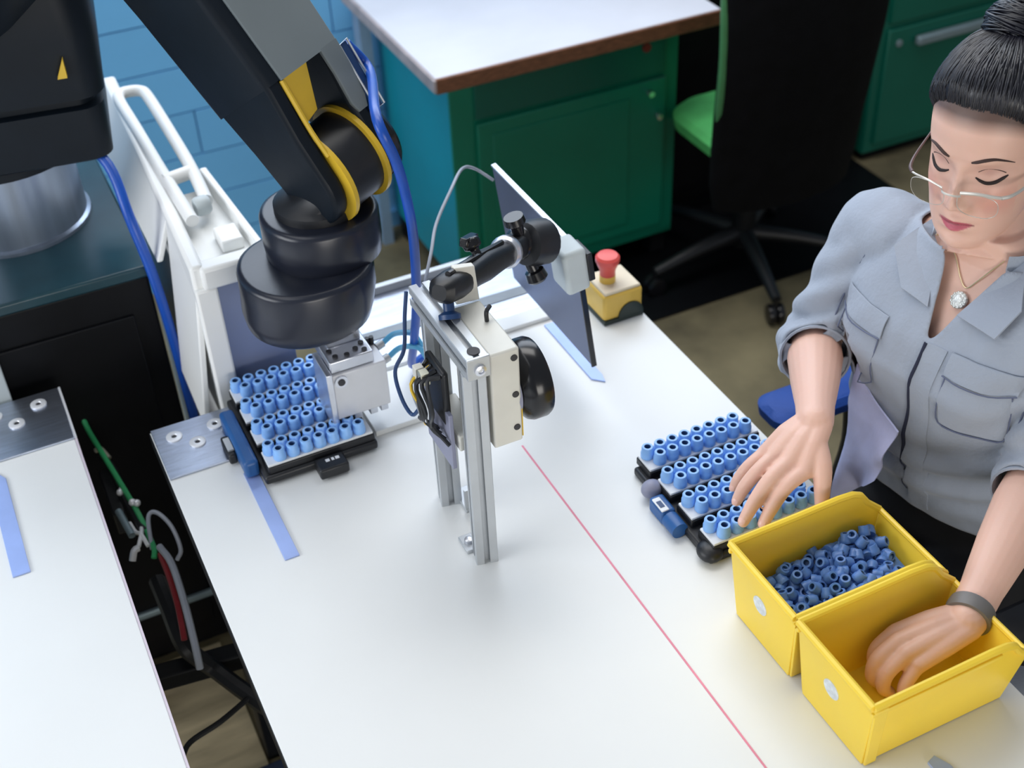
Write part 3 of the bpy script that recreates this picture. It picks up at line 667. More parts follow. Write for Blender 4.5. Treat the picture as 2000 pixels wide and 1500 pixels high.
cable('orange cable end lying on the floor below the gap', [(.035, 1.845, .013), (.05, 1.838, .014), (.062, 1.828, .014)], .009, mat('orange_cable', (.62, .16, .06), .5, noise=.1))
jb = thing('connector_block', 'black cable connector block with white clips under the left table edge', 'connector', (.045, 1.70, .55))
obj('body', MB().box((.030, 1.66, .555), (.050, 1.78, .60)), BLK, jb, bevel=.003)
for k, (x, y, z) in enumerate(((.052, 1.695, .600), (.057, 1.70, .600), (.064, 1.655, .606), (.070, 1.65, .606))):
    obj('terminal', MB().ball((x, y, z+.012), .0062, 10, 6), SCREW, jb)
obj('white_wire', MB().tube([(.050, 1.63, .60), (.054, 1.605, .60), (.060, 1.585, .61), (.064, 1.56, .605)], .0034, 6), WHITEP, jb)
obj('white_wire', MB().tube([(.064, 1.64, .60), (.064, 1.615, .60), (.062, 1.59, .61), (.050, 1.565, .605)], .0034, 6), WHITEP, jb)
obj('cable_tie', MB().tube([(.035, 1.545, .60), (.042, 1.552, .612), (.049, 1.555, .612)], .0055, 8, 3), SCREW, jb)
obj('black_lead', MB().tube([(.045, 1.81, .60), (.052, 1.77, .61), (.055, 1.72, .61), (.060, 1.66, .60), (.066, 1.60, .60)], .007, 8), BLK, jb)
obj('grey_lead', MB().tube([(.038, 1.82, .61), (.046, 1.815, .615), (.054, 1.79, .61)], .0045, 8), BRASS, jb)
obj('grey_sleeve', MB().cyl((.040, 1.66, .605), (.047, 1.60, .60), .006, seg=10), HANDLE, jb)
o = obj('pale_floor_sheet', MB().box((-.022, 1.20, 0), (.156, 1.868, .0045)), GAPTONE, loc=(.1, 1.5, 0)); tag(o, 'tan sheet added to brighten the floor under the gap', 'sheet')  # tan sheet laid over the floor to brighten it in the gap
o = obj('floor_mat', MB().box((.02, 1.05, .0048), (.36, 1.535, .014)), MATB, loc=(.2, 1.3, 0), bevel=.004); tag(o, 'dark blue mat on the floor in the gap between the tables', 'mat')

# ------------------------------------------------------------ background furniture
b = thing('green_workbench', 'green steel workbench with worn white top and wooden edge', 'workbench', (1.37, 2.85, 0))
obj('top', MB().box((.99, 2.560, .722), (1.748, 3.17, .75)), WOODT, b, bevel=.002)
obj('front_edge', MB().box((.988, 2.552, .712), (1.750, 2.560, .749)), WOODE, b, bevel=.002)['label'] = 'scuffed brown wooden front edge'
obj('side_edge', MB().box((.982, 2.552, .716), (.990, 3.17, .748)), mat('bench_side_edge', (.42, .36, .36), .5, noise=.2), b, bevel=.002)
obj('cabinet_body', MB().box((1.062, 2.676, .075), (1.70, 3.15, .712)), GREEN_LIT, b, bevel=.003)['label'] = 'green side panel with bluish light painted in'
obj('face_frame', MB().box((1.062, 2.668, .075), (1.70, 2.676, .712)), GREEN, b, bevel=.002)
dr_ = obj('drawer', MB().box((1.125, 2.660, .565), (1.66, 2.668, .70)), GREENDA if False else GREEND, b, bevel=.003)
obj('lock', MB().cyl((1.60, 2.662, .645), (1.60, 2.655, .645), .012, seg=14), REDW, dr_)
dd = obj('door', MB().box((1.125, 2.655, .115), (1.66, 2.668, .555)), GREEN, b, bevel=.004)
obj('door_panel', MB().box((1.165, 2.6515, .15), (1.55, 2.656, .52)), GREEN, dd, bevel=.003)
for x, z in ((1.605, .525), (1.632, .455)): obj('door_knob', MB().lathe([(.006, 0), (.006, .010), (.010, .014), (.008, .022)], (x, 2.655, z), (0, -1, 0), 14), CHROME, dd)
for x in (1.09, 1.67):
    for y in (2.71, 3.11): obj('foot', MB().box((x-.022, y-.022, .0062 if x > 1.3 else 0), (x+.022, y+.022, .075)), DARKFR, b)
lg = obj('corner_leg', MB().box((1.0, 3.10, 0), (1.03, 3.15, .716)), mat('bluegrey_leg', (.25, .36, .50), .5, noise=.1), b)
o = obj('shade_sheet', MB().box((1.18, 2.40, 0), (2.465, 3.16, .006)), BLKC, loc=(1.9, 2.8, 0)); tag(o, 'black sheet added as floor shade under the lime green seated chair', 'mat')  # black sheet put down to darken the floor where shade falls
kb_ = thing('black_filler', 'matte black box added for the dark between green workbench and green drawer unit', 'cabinet', (2.1, 2.95, 0))  # black box added to fill the dark area behind the chair
obj('filler_box', MB().box((1.78, 2.82, .05), (2.44, 3.16, .84)), CHB, kb_, bevel=.003)
obj('top', MB().box((1.77, 2.80, .84), (2.45, 3.17, .865)), BLKC, kb_, bevel=.003)
obj('plinth', MB().box((1.80, 2.84, .0062), (2.42, 3.14, .05)), BLKC, kb_)
g2 = thing('drawer_unit', 'dark green steel drawer unit with grey handle behind the woman', 'cabinet', (2.8, 3.0, 0))
obj('body', MB().box((2.475, 2.812, .03), (3.25, 3.17, .80)), GREEND, g2, bevel=.004)
obj('top', MB().box((2.46, 2.79, .80), (3.27, 3.18, .83)), WOODT, g2, bevel=.003)
for z0, z1 in ((.45, .78), (.06, .43)):
    d1 = obj('drawer', MB().box((2.505, 2.800, z0), (3.22, 2.812, z1)), GREEND, g2, bevel=.004)
    if z1 < .7:
        obj('handle', MB().box((2.60, 2.775, .370), (2.86, 2.797, .398)), HANDLE, d1, bevel=.006)
        obj('lock', MB().lathe([(.011, 0), (.011, .004), (.004, .005)], (2.545, 2.800, .385), (0, -1, 0), 14), HANDLE, d1)
obj('plinth', MB().box((2.49, 2.83, 0), (3.23, 3.15, .03)), BLKC, g2)

def swivel_base(t, c, r, seat_z, rot):
    c = V(c)
    obj('gas_column', MB().lathe([(.032, .07), (.032, .20), (.018, .205), (.018, seat_z-.04)], c, seg=20), DARKFR, t)
    for k in range(5):
        an = rot+2*PI*k/5; d = V((math.cos(an), math.sin(an), 0)); p = c+d*r
        l = obj('base_leg', MB().tube([c+V((0, 0, .11)), c+d*r*.5+V((0, 0, .098)), p+V((0, 0, .072))], [.026, .02, .014], 10, 4), BLK, t)
        cs = MB(); q = V((-d.y, d.x, 0))
        for s in (-1, 1): cs.lathe([(.012, 0), (.026, .002), (.028, .010), (.026, .018), (.012, .020)], p+V((0, 0, .029))+q*(s*.012-.010), q, 18)
        cs.cyl(p+V((0, 0, .035)), p+V((0, 0, .075)), .007, seg=10)
        obj('caster', cs, BLKG, l)
oc = thing('office_chair', 'black swivel chair with lime green seat, its back to the camera', 'chair', (1.84, 2.52, 0))
swivel_base(oc, (1.84, 2.52, 0), .285, .44, PI+.04)
s_ = MB(); s_.rings([rrect(1.86, 2.525, z, hx*.92, hy*.77, .09, 0) for z, hx, hy in ((.405, .17, .19), (.415, .205, .215), (.445, .21, .22), (.460, .195, .205), (.465, .15, .16))])
obj('seat', s_, LIME, oc)['label'] = 'lime green seat cushion'
obj('seat_pan', MB().box((1.74, 2.42, .385), (1.98, 2.64, .41)), BLK, oc, bevel=.01)
bx = MB(); n_r = []
for z, hw_, y in ((.33, .20, 2.32), (.40, .215, 2.32), (.50, .22, 2.315), (.60, .225, 2.305), (.75, .23, 2.29), (.90, .235, 2.285), (1.02, .225, 2.29), (1.07, .20, 2.295)):
    ring = []
    for k in range(24):
        q = 2*PI*k/24; cx_ = math.copysign(abs(math.cos(q))**.5, math.cos(q)); sy_ = math.copysign(abs(math.sin(q))**.5, math.sin(q))
        ring.append(V((1.82+hw_*cx_, y+.022*sy_-.05*(1-cx_**2)+.03, z)))
    n_r.append(ring)
obj('backrest', bx.rings(n_r), CHB, oc)
obj('back_edge', MB().tube([(1.600, 2.33, 1.05), (1.592, 2.315, .90), (1.598, 2.315, .75), (1.606, 2.33, .60), (1.63, 2.36, .50)], .011, 10), LIMEF, oc)['label'] = 'lime green edge tube'
obj('back_stem', MB().tube([(1.83, 2.45, .42), (1.83, 2.33, .42), (1.83, 2.325, .47)], .022, 10), BLK, oc)

wc = thing('office_chair', 'swivel chair with blue armrest pad on which the woman sits', 'chair', (1.30, 1.06, 0))
swivel_base(wc, (1.30, 1.06, 0), .28, .40, .5)
s_ = MB(); s_.rings([rrect(1.27, 1.06, z, hx, hy, .08, .1) for z, hx, hy in ((.395, .20, .20), (.405, .235, .235), (.44, .24, .24), (.452, .225, .225))]); obj('seat', s_, mat('grey_seat_fabric', (.20, .22, .26), .8, noise=.1, bump=.2, bscale=300), wc)['label'] = 'grey fabric seat'
obj('seat_pan', MB().box((1.15, .92, .375), (1.42, 1.20, .40)), BLK, wc, bevel=.01)
bx = MB(); n_r = []
for z, hw_, x in ((.52, .17, 1.50), (.58, .20, 1.51), (.72, .21, 1.525), (.86, .205, 1.55), (.92, .17, 1.56)):
    n_r.append([V((x+.022*math.copysign(abs(math.sin(q))**.5, math.sin(q)), 1.06+hw_*math.copysign(abs(math.cos(q))**.5, math.cos(q)), z)) for q in [2*PI*k/24 for k in range(24)]])
obj('backrest', bx.rings(n_r), CHBL, wc)
obj('back_stem', MB().tube([(1.36, 1.06, .385), (1.50, 1.06, .39), (1.56, 1.06, .46), (1.55, 1.06, .62)], .02, 10), BLK, wc)
for s in (1, -1):
    y = 1.06+s*.262
    obj('armrest', MB().tube([(1.22, 1.06+s*.18, .385), (1.22, y, .40), (1.23, y, .52), (1.22, y, .628)], .016, 10, 4), BLK, wc)
    pd = MB(); pd.rings([rrect(1.17, y+s*.012, z, hx, hy, .03) for z, hx, hy in ((.622, .10, .030), (.628, .118, .042), (.645, .12, .044), (.654, .11, .034))])
    obj('armrest_pad', pd, CHBL if s > 0 else BLK, wc)
# ------------------------------------------------------------ the woman
from mathutils import noise as mnoise
def herm(xs, ys):
    xs = np.array(xs, float); ys = np.array(ys, float); d = np.gradient(ys, xs)
    def f(x):
        x = np.clip(x, xs[0], xs[-1]); i = np.clip(np.searchsorted(xs, x)-1, 0, len(xs)-2)
        h = xs[i+1]-xs[i]; t = (x-xs[i])/h
        return (1+2*t)*(1-t)**2*ys[i]+t*(1-t)**2*h*d[i]+t*t*(3-2*t)*ys[i+1]+t*t*(t-1)*h*d[i+1]
    return f
# head frame: local x = her right, y = facing, z = up
HF = V((math.cos(R(203))*math.cos(R(9)), math.sin(R(203))*math.cos(R(9)), -math.sin(R(9)))).normalized()
HX = HF.cross(V((0, 0, 1))).normalized(); HZ = HX.cross(HF).normalized()
rl = Matrix.Rotation(R(2), 3, HF); HX = rl@HX; HZ = rl@HZ
HO = V((1.077, 1.045, 1.230))-HF*.088
HM = Matrix(((HX.x, HF.x, HZ.x, HO.x), (HX.y, HF.y, HZ.y, HO.y), (HX.z, HF.z, HZ.z, HO.z), (0, 0, 0, 1)))
zt = [-.122, -.116, -.104, -.085, -.06, -.035, 0, .03, .055, .08, .10, .115, .120]
fW = herm(zt, [.013, .031, .0435, .0550, .0625, .0668, .0698, .0715, .070, .062, .048, .026, .006])
fF = herm(zt, [.068, .083, .090, .0895, .0885, .087, .084, .087, .083, .070, .048, .020, .0])
fB = herm(zt, [.035, .015, -.005, -.03, -.06, -.08, -.095, -.102, -.101, -.092, -.072, -.045, -.02])
G = lambda x, s: np.exp(-(x/s)**2)
def feat(x, z):
    ax = np.abs(x); d = 0*x
    ridge = np.interp(z, [-.056, -.050, -.044, -.037, -.025, -.008, .006, .018], [0, .008, .0205, .0215, .0165, .0105, .0065, 0])
    sig = np.interp(z, [-.05, -.042, -.03, 0, .02], [.0105, .0095, .0075, .0075, .012])
    d = d+ridge*np.exp(-(ax/sig)**2)
    d = d+.0085*G(ax-.0135, .0062)*G(z+.0455, .0075)
    d = d-.0115*G(ax-.031, .0165)*G(z-.001, .0115)
    d = d+.0085*G(ax-.0325, .0125)*G(z+.002, .0085)
    d = d+.0040*G(ax-.030, .022)*G(z-.021, .0075)
    d = d+.0055*G(ax-.042, .019)*G(z+.034, .018)
    d = d-.0030*G(ax-.024, .006)*G(z+.056, .012)
    d = d+.0072*G(x, .017)*G(z+.0672, .0055)+.0088*G(x, .0150)*G(z+.0808, .0062)
    d = d-.0035*G(x, .022)*G(z+.0738, .0022)-.0045*G(x, .018)*G(z+.0915, .006)
    d = d-.0014*G(x, .003)*G(z+.059, .005)
    d = d+.0055*G(x, .015)*G(z+.108, .010)
    return d
P_ = .92
def head_pt(phi, z, off=0.0):
    w_, a_, b_ = fW(z), fF(z), fB(z); yc = (a_+b_)/2; hd = (a_-b_)/2
    s, c = np.sin(phi), np.cos(phi)
    x = (w_+off)*np.sign(s)*np.abs(s)**P_; y = yc+(hd+off)*np.sign(c)*np.abs(c)**P_
    fr = np.clip(c*1.6, 0, 1)
    return x, y+feat(x, z)*fr
def front_y(x, z):
    w_, a_, b_ = fW(z), fF(z), fB(z); yc = (a_+b_)/2; hd = (a_-b_)/2
    s = (min(abs(x)/w_, .999))**(1/P_); c = math.sqrt(1-s*s)
    return float(yc+hd*c**P_+feat(np.array(x), np.array(z)))
zl = herm([0, .5, .9, 1.25, 1.5, 1.8, 2.3, PI], [.068, .065, .052, .024, .004, -.012, -.066, -.080])
NZ, NP = 110, 132
zz = np.concatenate([-.122+.122*(1-np.cos(np.linspace(0, PI/2, 55))) , np.linspace(.0015, .120, 56)])
zz = np.concatenate([np.linspace(-.122, .098, 88), np.linspace(.100, .120, 18)])
def head_rings(offf=None):
    rs = []
    for z in zz:
        phi = np.linspace(0, 2*PI, NP, endpoint=False)
        off = offf(phi, z) if offf else 0.0
        x, y = head_pt(phi, z, off)
        zz_ = z+(offf(phi, z)*max(0, (z-.03)/.09) if offf else 0)
        zz_ = np.broadcast_to(zz_, x.shape)
        rs.append([HM@V((float(p), float(q), float(r_))) for p, q, r_ in zip(x, y, zz_)])
    return rs
TYAW = R(12); TFD = V((-math.cos(TYAW), -math.sin(TYAW), 0)); TRD = V((TFD.y, -TFD.x, 0)); TC0 = V((1.165, 1.055, 0))
TORSO = [(.60, -.075, .125, .185), (.66, -.070, .125, .182), (.72, -.045, .122, .165), (.80, -.02, .120, .155), (.88, -.006, .122, .160), (.94, .004, .124, .168), (.99, .004, .112, .174), (1.03, .0, .096, .176), (1.065, -.002, .076, .160), (1.09, -.002, .062, .118), (1.112, .003, .056, .080), (1.132, .012, .053, .060)]
def torso(mb, inset, zmin=.6, n=44):
    rs = []
    for z, f_, a_, b_ in TORSO:
        if z < zmin: continue
        c = TC0+TFD*f_+V((0, 0, z)); ring = []
        for k in range(n):
            q = 2*PI*k/n; cq, sq = math.cos(q), math.sin(q)
            bust = .018*math.exp(-((z-.945)/.045)**2)*max(0, cq)*math.exp(-((abs(sq)-.52)/.35)**2)
            ring.append(c+TFD*((a_-inset)*math.copysign(abs(cq)**.85, cq)+bust)+TRD*((b_-inset)*math.copysign(abs(sq)**.85, sq)))
        rs.append(ring)
    mb.rings(rs)
SR, ER, WR = V((1.130, 1.222, 1.040)), V((1.030, 1.212, .880)), V((.893, 1.030, .918))
SL, EL, WL = V((1.195, .885, 1.040)), V((1.135, .862, .850)), V((.908, .731, .822))
bd = MB()
bd.rings(head_rings())
nb = HM@V((0, -.030, -.055)); nt = TC0+TFD*.008+V((0, 0, 1.085))
bd.tube([HM@V((0, -.025, -.03)), nb, nb.lerp(nt, .55), nt], [.047, .0455, .047, .060], 28, 5)
torso(bd, .010, .66)
for sg in (1, -1):
    bd.ball(HM@V((sg*.0745, -.020, -.014)), (.0085, .016, .028), 14, 10, HM.to_3x3())
for S_, E_, W_ in ((SR, ER, WR), (SL, EL, WL)):
    bd.capsule([S_, S_.lerp(E_, .5), E_], [.046, .040, .036], 20)
    bd.capsule([E_, E_.lerp(W_, .22), E_.lerp(W_, .5), E_.lerp(W_, .8), W_], [.037, .0395, .0345, .0265, .0245], 20)
# right hand: palm down, fingers stretched to the front row of the tray
def chain(pts, rad): bd.capsule(pts, rad, 14, 4)
KR = [V((.846, .984, .888)), V((.836, 1.004, .893)), V((.829, 1.025, .889)), V((.828, 1.045, .879))]
hd_ = (KR[1]-WR).normalized(); wx = (KR[0]-KR[3]).normalized()
for i, k in enumerate(KR):
    st0 = WR+wx*(.0105-.0070*i)
    chain([st0, st0.lerp(k, .5)+V((0, 0, .002)), k], [.0152, .0162, .0122 if i < 3 else .0110])
chain([KR[0].lerp(WR, .3), KR[3].lerp(WR, .3)], [.0130, .0120])
chain([KR[0]+V((.004, 0, -.004)), KR[3]+V((.004, 0, -.004))], [.0095, .009])
for k, pts, r0 in ((0, [(.818, .981, .877), (.797, .977, .856), (.780, .972, .834)], .0104), (1, [(.803, .997, .881), (.778, .992, .857), (.760, .988, .833)], .0106), (2, [(.800, 1.021, .877), (.782, 1.022, .856), (.772, 1.022, .836)], .0100), (3, [(.803, 1.044, .867), (.790, 1.046, .849), (.784, 1.047, .835)], .0090)):
    chain([KR[k]]+[V(p) for p in pts], [r0*1.12, r0, r0*.92, r0*.74])
chain([WR+wx*.009+hd_*.018, V((.869, .978, .893)), V((.858, .958, .868)), V((.853, .948, .836))], [.0150, .0135, .0108, .0078])
chain([V((.869, .978, .893)), KR[0].lerp(WR, .35)], [.012, .012])
TIPS = [(V((.797, .977, .856)), V((.780, .972, .834)), .0080), (V((.778, .992, .857)), V((.760, .988, .833)), .0082), (V((.782, 1.022, .856)), V((.772, 1.022, .836)), .0077), (V((.790, 1.046, .849)), V((.784, 1.047, .835)), .0069), (V((.858, .958, .868)), V((.853, .948, .836)), .0080)]
# left hand: curled into the bin
KL = [V((.830, .762, .812)), V((.820, .746, .817)), V((.818, .729, .814)), V((.825, .714, .805))]
wl = (KL[0]-KL[3]).normalized()
for i, k in enumerate(KL):
    st0 = WL+wl*(.0105-.0070*i)
    chain([st0, st0.lerp(k, .5)+V((0, 0, .002)), k], [.0150, .0142, .0106])
chain([KL[0].lerp(WL, .3), KL[3].lerp(WL, .3)], [.0125, .0115])
for k, pts, r0 in ((0, [(.802, .760, .798), (.798, .754, .779), (.808, .750, .766)], .0095), (1, [(.790, .744, .803), (.783, .740, .781), (.792, .737, .766)], .0098), (2, [(.791, .726, .797), (.785, .722, .778), (.795, .720, .766)], .0093), (3, [(.806, .709, .787), (.802, .704, .774), (.811, .703, .766)], .0084)):
    chain([KL[k]]+[V(p) for p in pts], [r0*1.12, r0*1.02, r0*.95, r0*.8])
chain([WL+wl*.010+V((-.014, -.004, -.004)), V((.858, .760, .802)), V((.836, .764, .786)), V((.820, .757, .771))], [.0150, .0125, .0105, .0082])

def remesh(mb, name, voxel, smooth_it, fac=.5):
    bm = mb.bm; bmesh.ops.recalc_face_normals(bm, faces=bm.faces[:])
    me = bpy.data.meshes.new(name+'_src'); bm.to_mesh(me); bm.free()
    o = bpy.data.objects.new(name+'_src', me); COL.objects.link(o)
    m1 = o.modifiers.new('r', 'REMESH'); m1.mode = 'VOXEL'; m1.voxel_size = voxel
    m2 = o.modifiers.new('s', 'SMOOTH'); m2.factor = fac; m2.iterations = smooth_it
    dg = bpy.context.evaluated_depsgraph_get(); ev = o.evaluated_get(dg)
    out = bpy.data.meshes.new_from_object(ev); out.name = name
    bpy.data.objects.remove(o); bpy.data.meshes.remove(me)
    return out
def coords(me):
    c = np.empty(len(me.vertices)*3); me.vertices.foreach_get('co', c); return c.reshape(-1, 3)
pw = thing('person', 'woman in a light grey-blue shirt sitting at the table, sorting blue caps', 'person', (1.20, 1.06, 0))
PWI = wmat(pw).inverted()
body = remesh(bd, 'body', .0021, 4, .45)
co = coords(body); Hinv = np.array(HM.inverted()); hl = co@Hinv[:3, :3].T+Hinv[:3, 3]
x, y, z = hl.T; ax = np.abs(x); fr = (y > .05)
base = np.array([.76, .475, .375]); colr = np.tile(base, (len(co), 1))
def mixc(mask, c, k=1.0):
    global colr
    m_ = np.clip(mask*k, 0, 1)[:, None]; colr = colr*(1-m_)+np.array(c)*m_
sm = lambda e0, e1, v: np.clip((v-e0)/(e1-e0), 0, 1)
mixc(fr*G(ax-.042, .020)*G(z+.038, .020), (.74, .31, .25), .6)
hu = .0072*(1-(x/.0255)**2)-.0014*G(x, .0035); hlw = .0092*(1-(x/.0235)**2)
lip = fr*np.where(z > -.0738, sm(0, .0016, hu-(z+.0738)), sm(0, .0016, hlw+(z+.0738)))*(ax < .0255)
zlb = zl(np.abs(np.arctan2(x, y+.005)))
mixc(sm(-.012, .006, z-zlb), (.055, .030, .024), .9)
mixc(lip, (.50, .085, .14), .9)
mixc(fr*G(z+.0738, .0010)*(ax < .024), (.16, .03, .035), .8)
mixc(fr*G(ax-.0068, .0034)*G(z+.0515, .0022), (.10, .035, .03), .85)
mixc(fr*G(ax-.0325, .0155)*G(z-.003, .0065), (.40, .20, .17), .6)
at = body.color_attributes.new('skin_tone', 'FLOAT_COLOR', 'POINT')
at.data.foreach_set('color', np.concatenate([colr, np.ones((len(co), 1))], 1).ravel())
SKIN = mat('skin', (.64, .385, .285), .46, sub=.12, bump=.05, bscale=220)
an = SKIN.node_tree.nodes.new('ShaderNodeAttribute'); an.attribute_name = 'skin_tone'
SKIN.node_tree.links.new(an.outputs['Color'], SKIN.node_tree.nodes['Principled BSDF'].inputs['Base Color'])
body.transform(PWI); body.materials.clear(); finish(body, SKIN, ang=80)
bo = bpy.data.objects.new('body', body); COL.objects.link(bo); bo.parent = pw

NAIL = mat('fingernail', (.80, .50, .43), .3, noise=.03)
for k_, (pa, pb, rr_) in enumerate(TIPS):
    d_ = (pb-pa).normalized(); up_n = V((-.35, -.35, .87)) if k_ < 4 else V((.55, -.80, .15)); n_ = (up_n-d_*up_n.dot(d_)).normalized(); sdn = d_.cross(n_)
    rot = Matrix((sdn, d_, n_)).transposed()
    obj('fingernail', MB().ball(pb+n_*rr_*.78-d_*.001, (rr_*.62, .0062, .0018), 12, 8, rot), NAIL, bo)
def hpath(pts, off=.0006): return [HM@V((x_, front_y(x_, z_)+off, z_)) for x_, z_ in pts]
for s in (1, -1):
    bp_ = [(s*x_, z_) for x_, z_ in ((.0145, .0205), (.021, .0230), (.030, .0258), (.039, .0262), (.048, .0220), (.0545, .0150))]
    obj('eyebrow', MB().tube(hpath(bp_, .0002), [.0012, .0021, .0022, .0018, .0012, .0005], 8, 5), BROW, pw)
    lp = [(s*x_, z_) for x_, z_ in ((.0175, -.0050), (.0235, -.0085), (.031, -.0108), (.039, -.0098), (.0455, -.0058), (.0495, -.0030))]
    obj('eyelashes', MB().tube(hpath(lp, .0004), [.0009, .0019, .0023, .0024, .0021, .0008], 8, 5), LASH, pw)
    cp = [(s*x_, z_) for x_, z_ in ((.019, .0020), (.026, .0058), (.034, .0065), (.042, .0040), (.047, .0005))]
    obj('eyelid_crease', MB().tube(hpath(cp, -.0002), .0007, 6, 4), BROW, pw)
# hair
def hoff(phi, z):
    p = np.abs((phi+PI) % (2*PI)-PI); t = np.clip((z-zl(p)-.002)/.030, 0, 1); t = t*t*(3-2*t)
    return -.006+.0150*t
hb = MB(); hb.rings(head_rings(hoff))
hshell = hb.bm.copy(); bmesh.ops.triangulate(hshell, faces=hshell.faces[:]); bvh = BVHTree.FromBMesh(hshell)
HC = HM@V((0, -.01, .01)); BUN = HM@V((.004, -.062, .118))
hair = thing('tmp', None, None); bpy.data.objects.remove(hair)
ho = obj('hair', hb, HAIRM, pw, ang=60)
rs_ = random.Random(11); stb = MB(); bdir = (BUN-HC).normalized()
for n_ in range(620):
    phi = rs_.uniform(-1.9, 1.9) if n_ < 500 else rs_.uniform(-PI, PI)
    z0 = float(zl(abs(phi)))+rs_.choice((.010, .018, .035, .055))*rs_.random()-.002
    x_, y_ = head_pt(np.array(phi), np.array(min(z0, .11)))
    d0 = (HM@V((float(x_), float(y_), min(z0, .11)))-HC).normalized()
    qa = d0.rotation_difference(bdir); axq, ang_ = qa.to_axis_angle(); pts = []; jit = rs_.gauss(0, .04)
    for k in range(9):
        t = k/8; d = Quaternion(axq, ang_*t*.97)@d0
        d = (Quaternion(d, 0)@d+axq*jit*math.sin(PI*t)).normalized()
        hit = bvh.ray_cast(HC+d*.35, -d)
        p = (hit[0] if hit[0] else HC+d*.11)+d*(.0002+.0006*t+.0022*math.sin(PI*min(t*1.1, 1))*rs_.random())
        pts.append(p)
    stb.tube(pts, [.0002, .0006, .0011, .0014, .0015, .0015, .0014, .0013, .0010], 5, 2)
obj('hair_strands', stb, HAIRM, ho, ang=180)
bn = MB(); bn.ball(BUN, (.0425, .0425, .036), 24, 16, V((0, 0, 1)).rotation_difference(HZ*.80-HF*.60).to_matrix())
bax = (HZ*.80-HF*.60).normalized(); bu = bax.orthogonal().normalized(); bv_ = bax.cross(bu)
for k in range(150):
    h0 = rs_.uniform(-.032, .036); a0 = rs_.random()*6.28; tw = rs_.uniform(-.012, .012); ln_ = rs_.uniform(1.6, 3.4); rj = rs_.uniform(.985, 1.06)
    pts = []
    for t in range(12):
        u = t/11; h = max(-.036, min(.0375, h0+tw*(u-.5)*2)); rr_ = .0445*math.sqrt(max(.02, 1-(h/.0385)**2))*rj*(1-.10*(abs(u-.5)*2)**4)
        q = a0+ln_*u; pts.append(BUN+(bu*math.cos(q)+bv_*math.sin(q))*rr_+bax*h)
    bn.tube(pts, [.0006]+[rs_.uniform(.0012, .0021)]*10+[.0006], 5, 2)
obj('hair_bun', bn, HAIRM, ho, ang=180)
# spectacles, slid down the nose
gl = MB(); LY = .106
def lens_pts(s): return [HM@V((s*(.033+.0245*math.copysign(abs(math.cos(q))**.75, math.cos(q))), LY-.008*((math.cos(q)+1)/2)**2, -.0265+.0165*math.copysign(abs(math.sin(q))**.75, math.sin(q)))) for q in [2*PI*k/28 for k in range(28)]]
for s in (1, -1):
    L_ = lens_pts(s); obj('lens', MB().rings([L_, [p+HF*.0012 for p in L_]]), LENSM, pw)
    gl.tube([p+HF*.0006 for p in L_], .00045, 6, 0, True)
    gl.tube([HM@V((s*x_, y_, z_)) for x_, y_, z_ in ((.012, LY, -.013), (.032, LY-.002, -.0092), (.050, LY-.007, -.0105), (.0585, LY-.012, -.0125))], .0013 if s > 0 else .0022, 8, 4)
gl.tube([HM@V(p) for p in ((.012, LY, -.018), (.006, LY+.006, -.0155), (-.006, LY+.006, -.0155), (-.012, LY, -.018))], .0014, 8, 4)
sp = obj('spectacles', gl, SPEC, pw)
for s, m_ in ((1, SPECD), (-1, SPEC)):
    obj('temple', MB().tube([HM@V((s*x_, y_, z_)) for x_, y_, z_ in ((.0585, LY-.012, -.0125), (.0665, LY-.022, -.0125), (.0725, .06, -.012), (.0745, .02, -.006), (.0755, -.012, -.001), (.073, -.032, -.016))], [.0024, .0022, .0017, .0015, .0015, .0012], 8, 4), m_, sp)

# shirt
sh = MB(); torso(sh, -.003, .60)
for S_, E_, W_, t_end, lbl in ((SR, ER, WR, .20, 'r'), (SL, EL, WL, .14, 'l')):
    cf = E_.lerp(W_, t_end); inn = S_+V((0, (1.055-S_.y)*.30, .006)); pts = [inn, S_, S_.lerp(E_, .3), S_.lerp(E_, .6), S_.lerp(E_, .85), E_+(E_-S_).normalized()*.002, E_.lerp(W_, t_end*.55), cf]
    n = 9; P = []; rad = []
    base_r = [.060, .060, .056, .053, .051, .0500, .0495, .0480]
    # arc-length resample with fold ripples near the elbow
    for i in range(len(pts)-1):
        for k in range(n):
            t = k/n; P.append(pts[i].lerp(pts[i+1], t)); u = (i+t)/(len(pts)-1)
            rad.append(base_r[i]*(1-t)+base_r[i+1]*t+.0030*math.sin(u*62)*math.exp(-((u-.72)/.16)**2)+.0010*math.sin(u*37+1)*(u > .25))
    P.append(pts[-1]); rad.append(base_r[-1])
    for _ in range(4): P = [P[0]]+[(P[i-1]+P[i]*2+P[i+1])/4 for i in range(1, len(P)-1)]+[P[-1]]
    sh.tube(P, rad, 30, 0); sh.ball(inn, .060)
shirt = remesh(sh, 'shirt', .0040, 6, .5)
bm = bmesh.new(); bm.from_mesh(shirt); bpy.data.meshes.remove(shirt)
# cloth folds
bm.normal_update()
for v in bm.verts:
    p = v.co; q = V((p.x*9, p.y*9, p.z*5))
    f1 = mnoise.fractal(q, .8, 2.1, 3)*.0055
    dlt = p-TC0; lat = dlt.dot(TRD); fwd_ = dlt.dot(TFD)
    fold = .0060*math.sin(p.z*105+lat*26+2.2*mnoise.noise(p*9))*math.exp(-((p.z-.77)/.07)**2)
    arm = .0060*math.sin((p.z*1.0+lat*.8)*120+2*mnoise.noise(p*11))*math.exp(-((abs(lat)-.175)/.05)**2)*math.exp(-((p.z-.93)/.09)**2)
    v.co = p+v.normal*(f1+fold+arm)
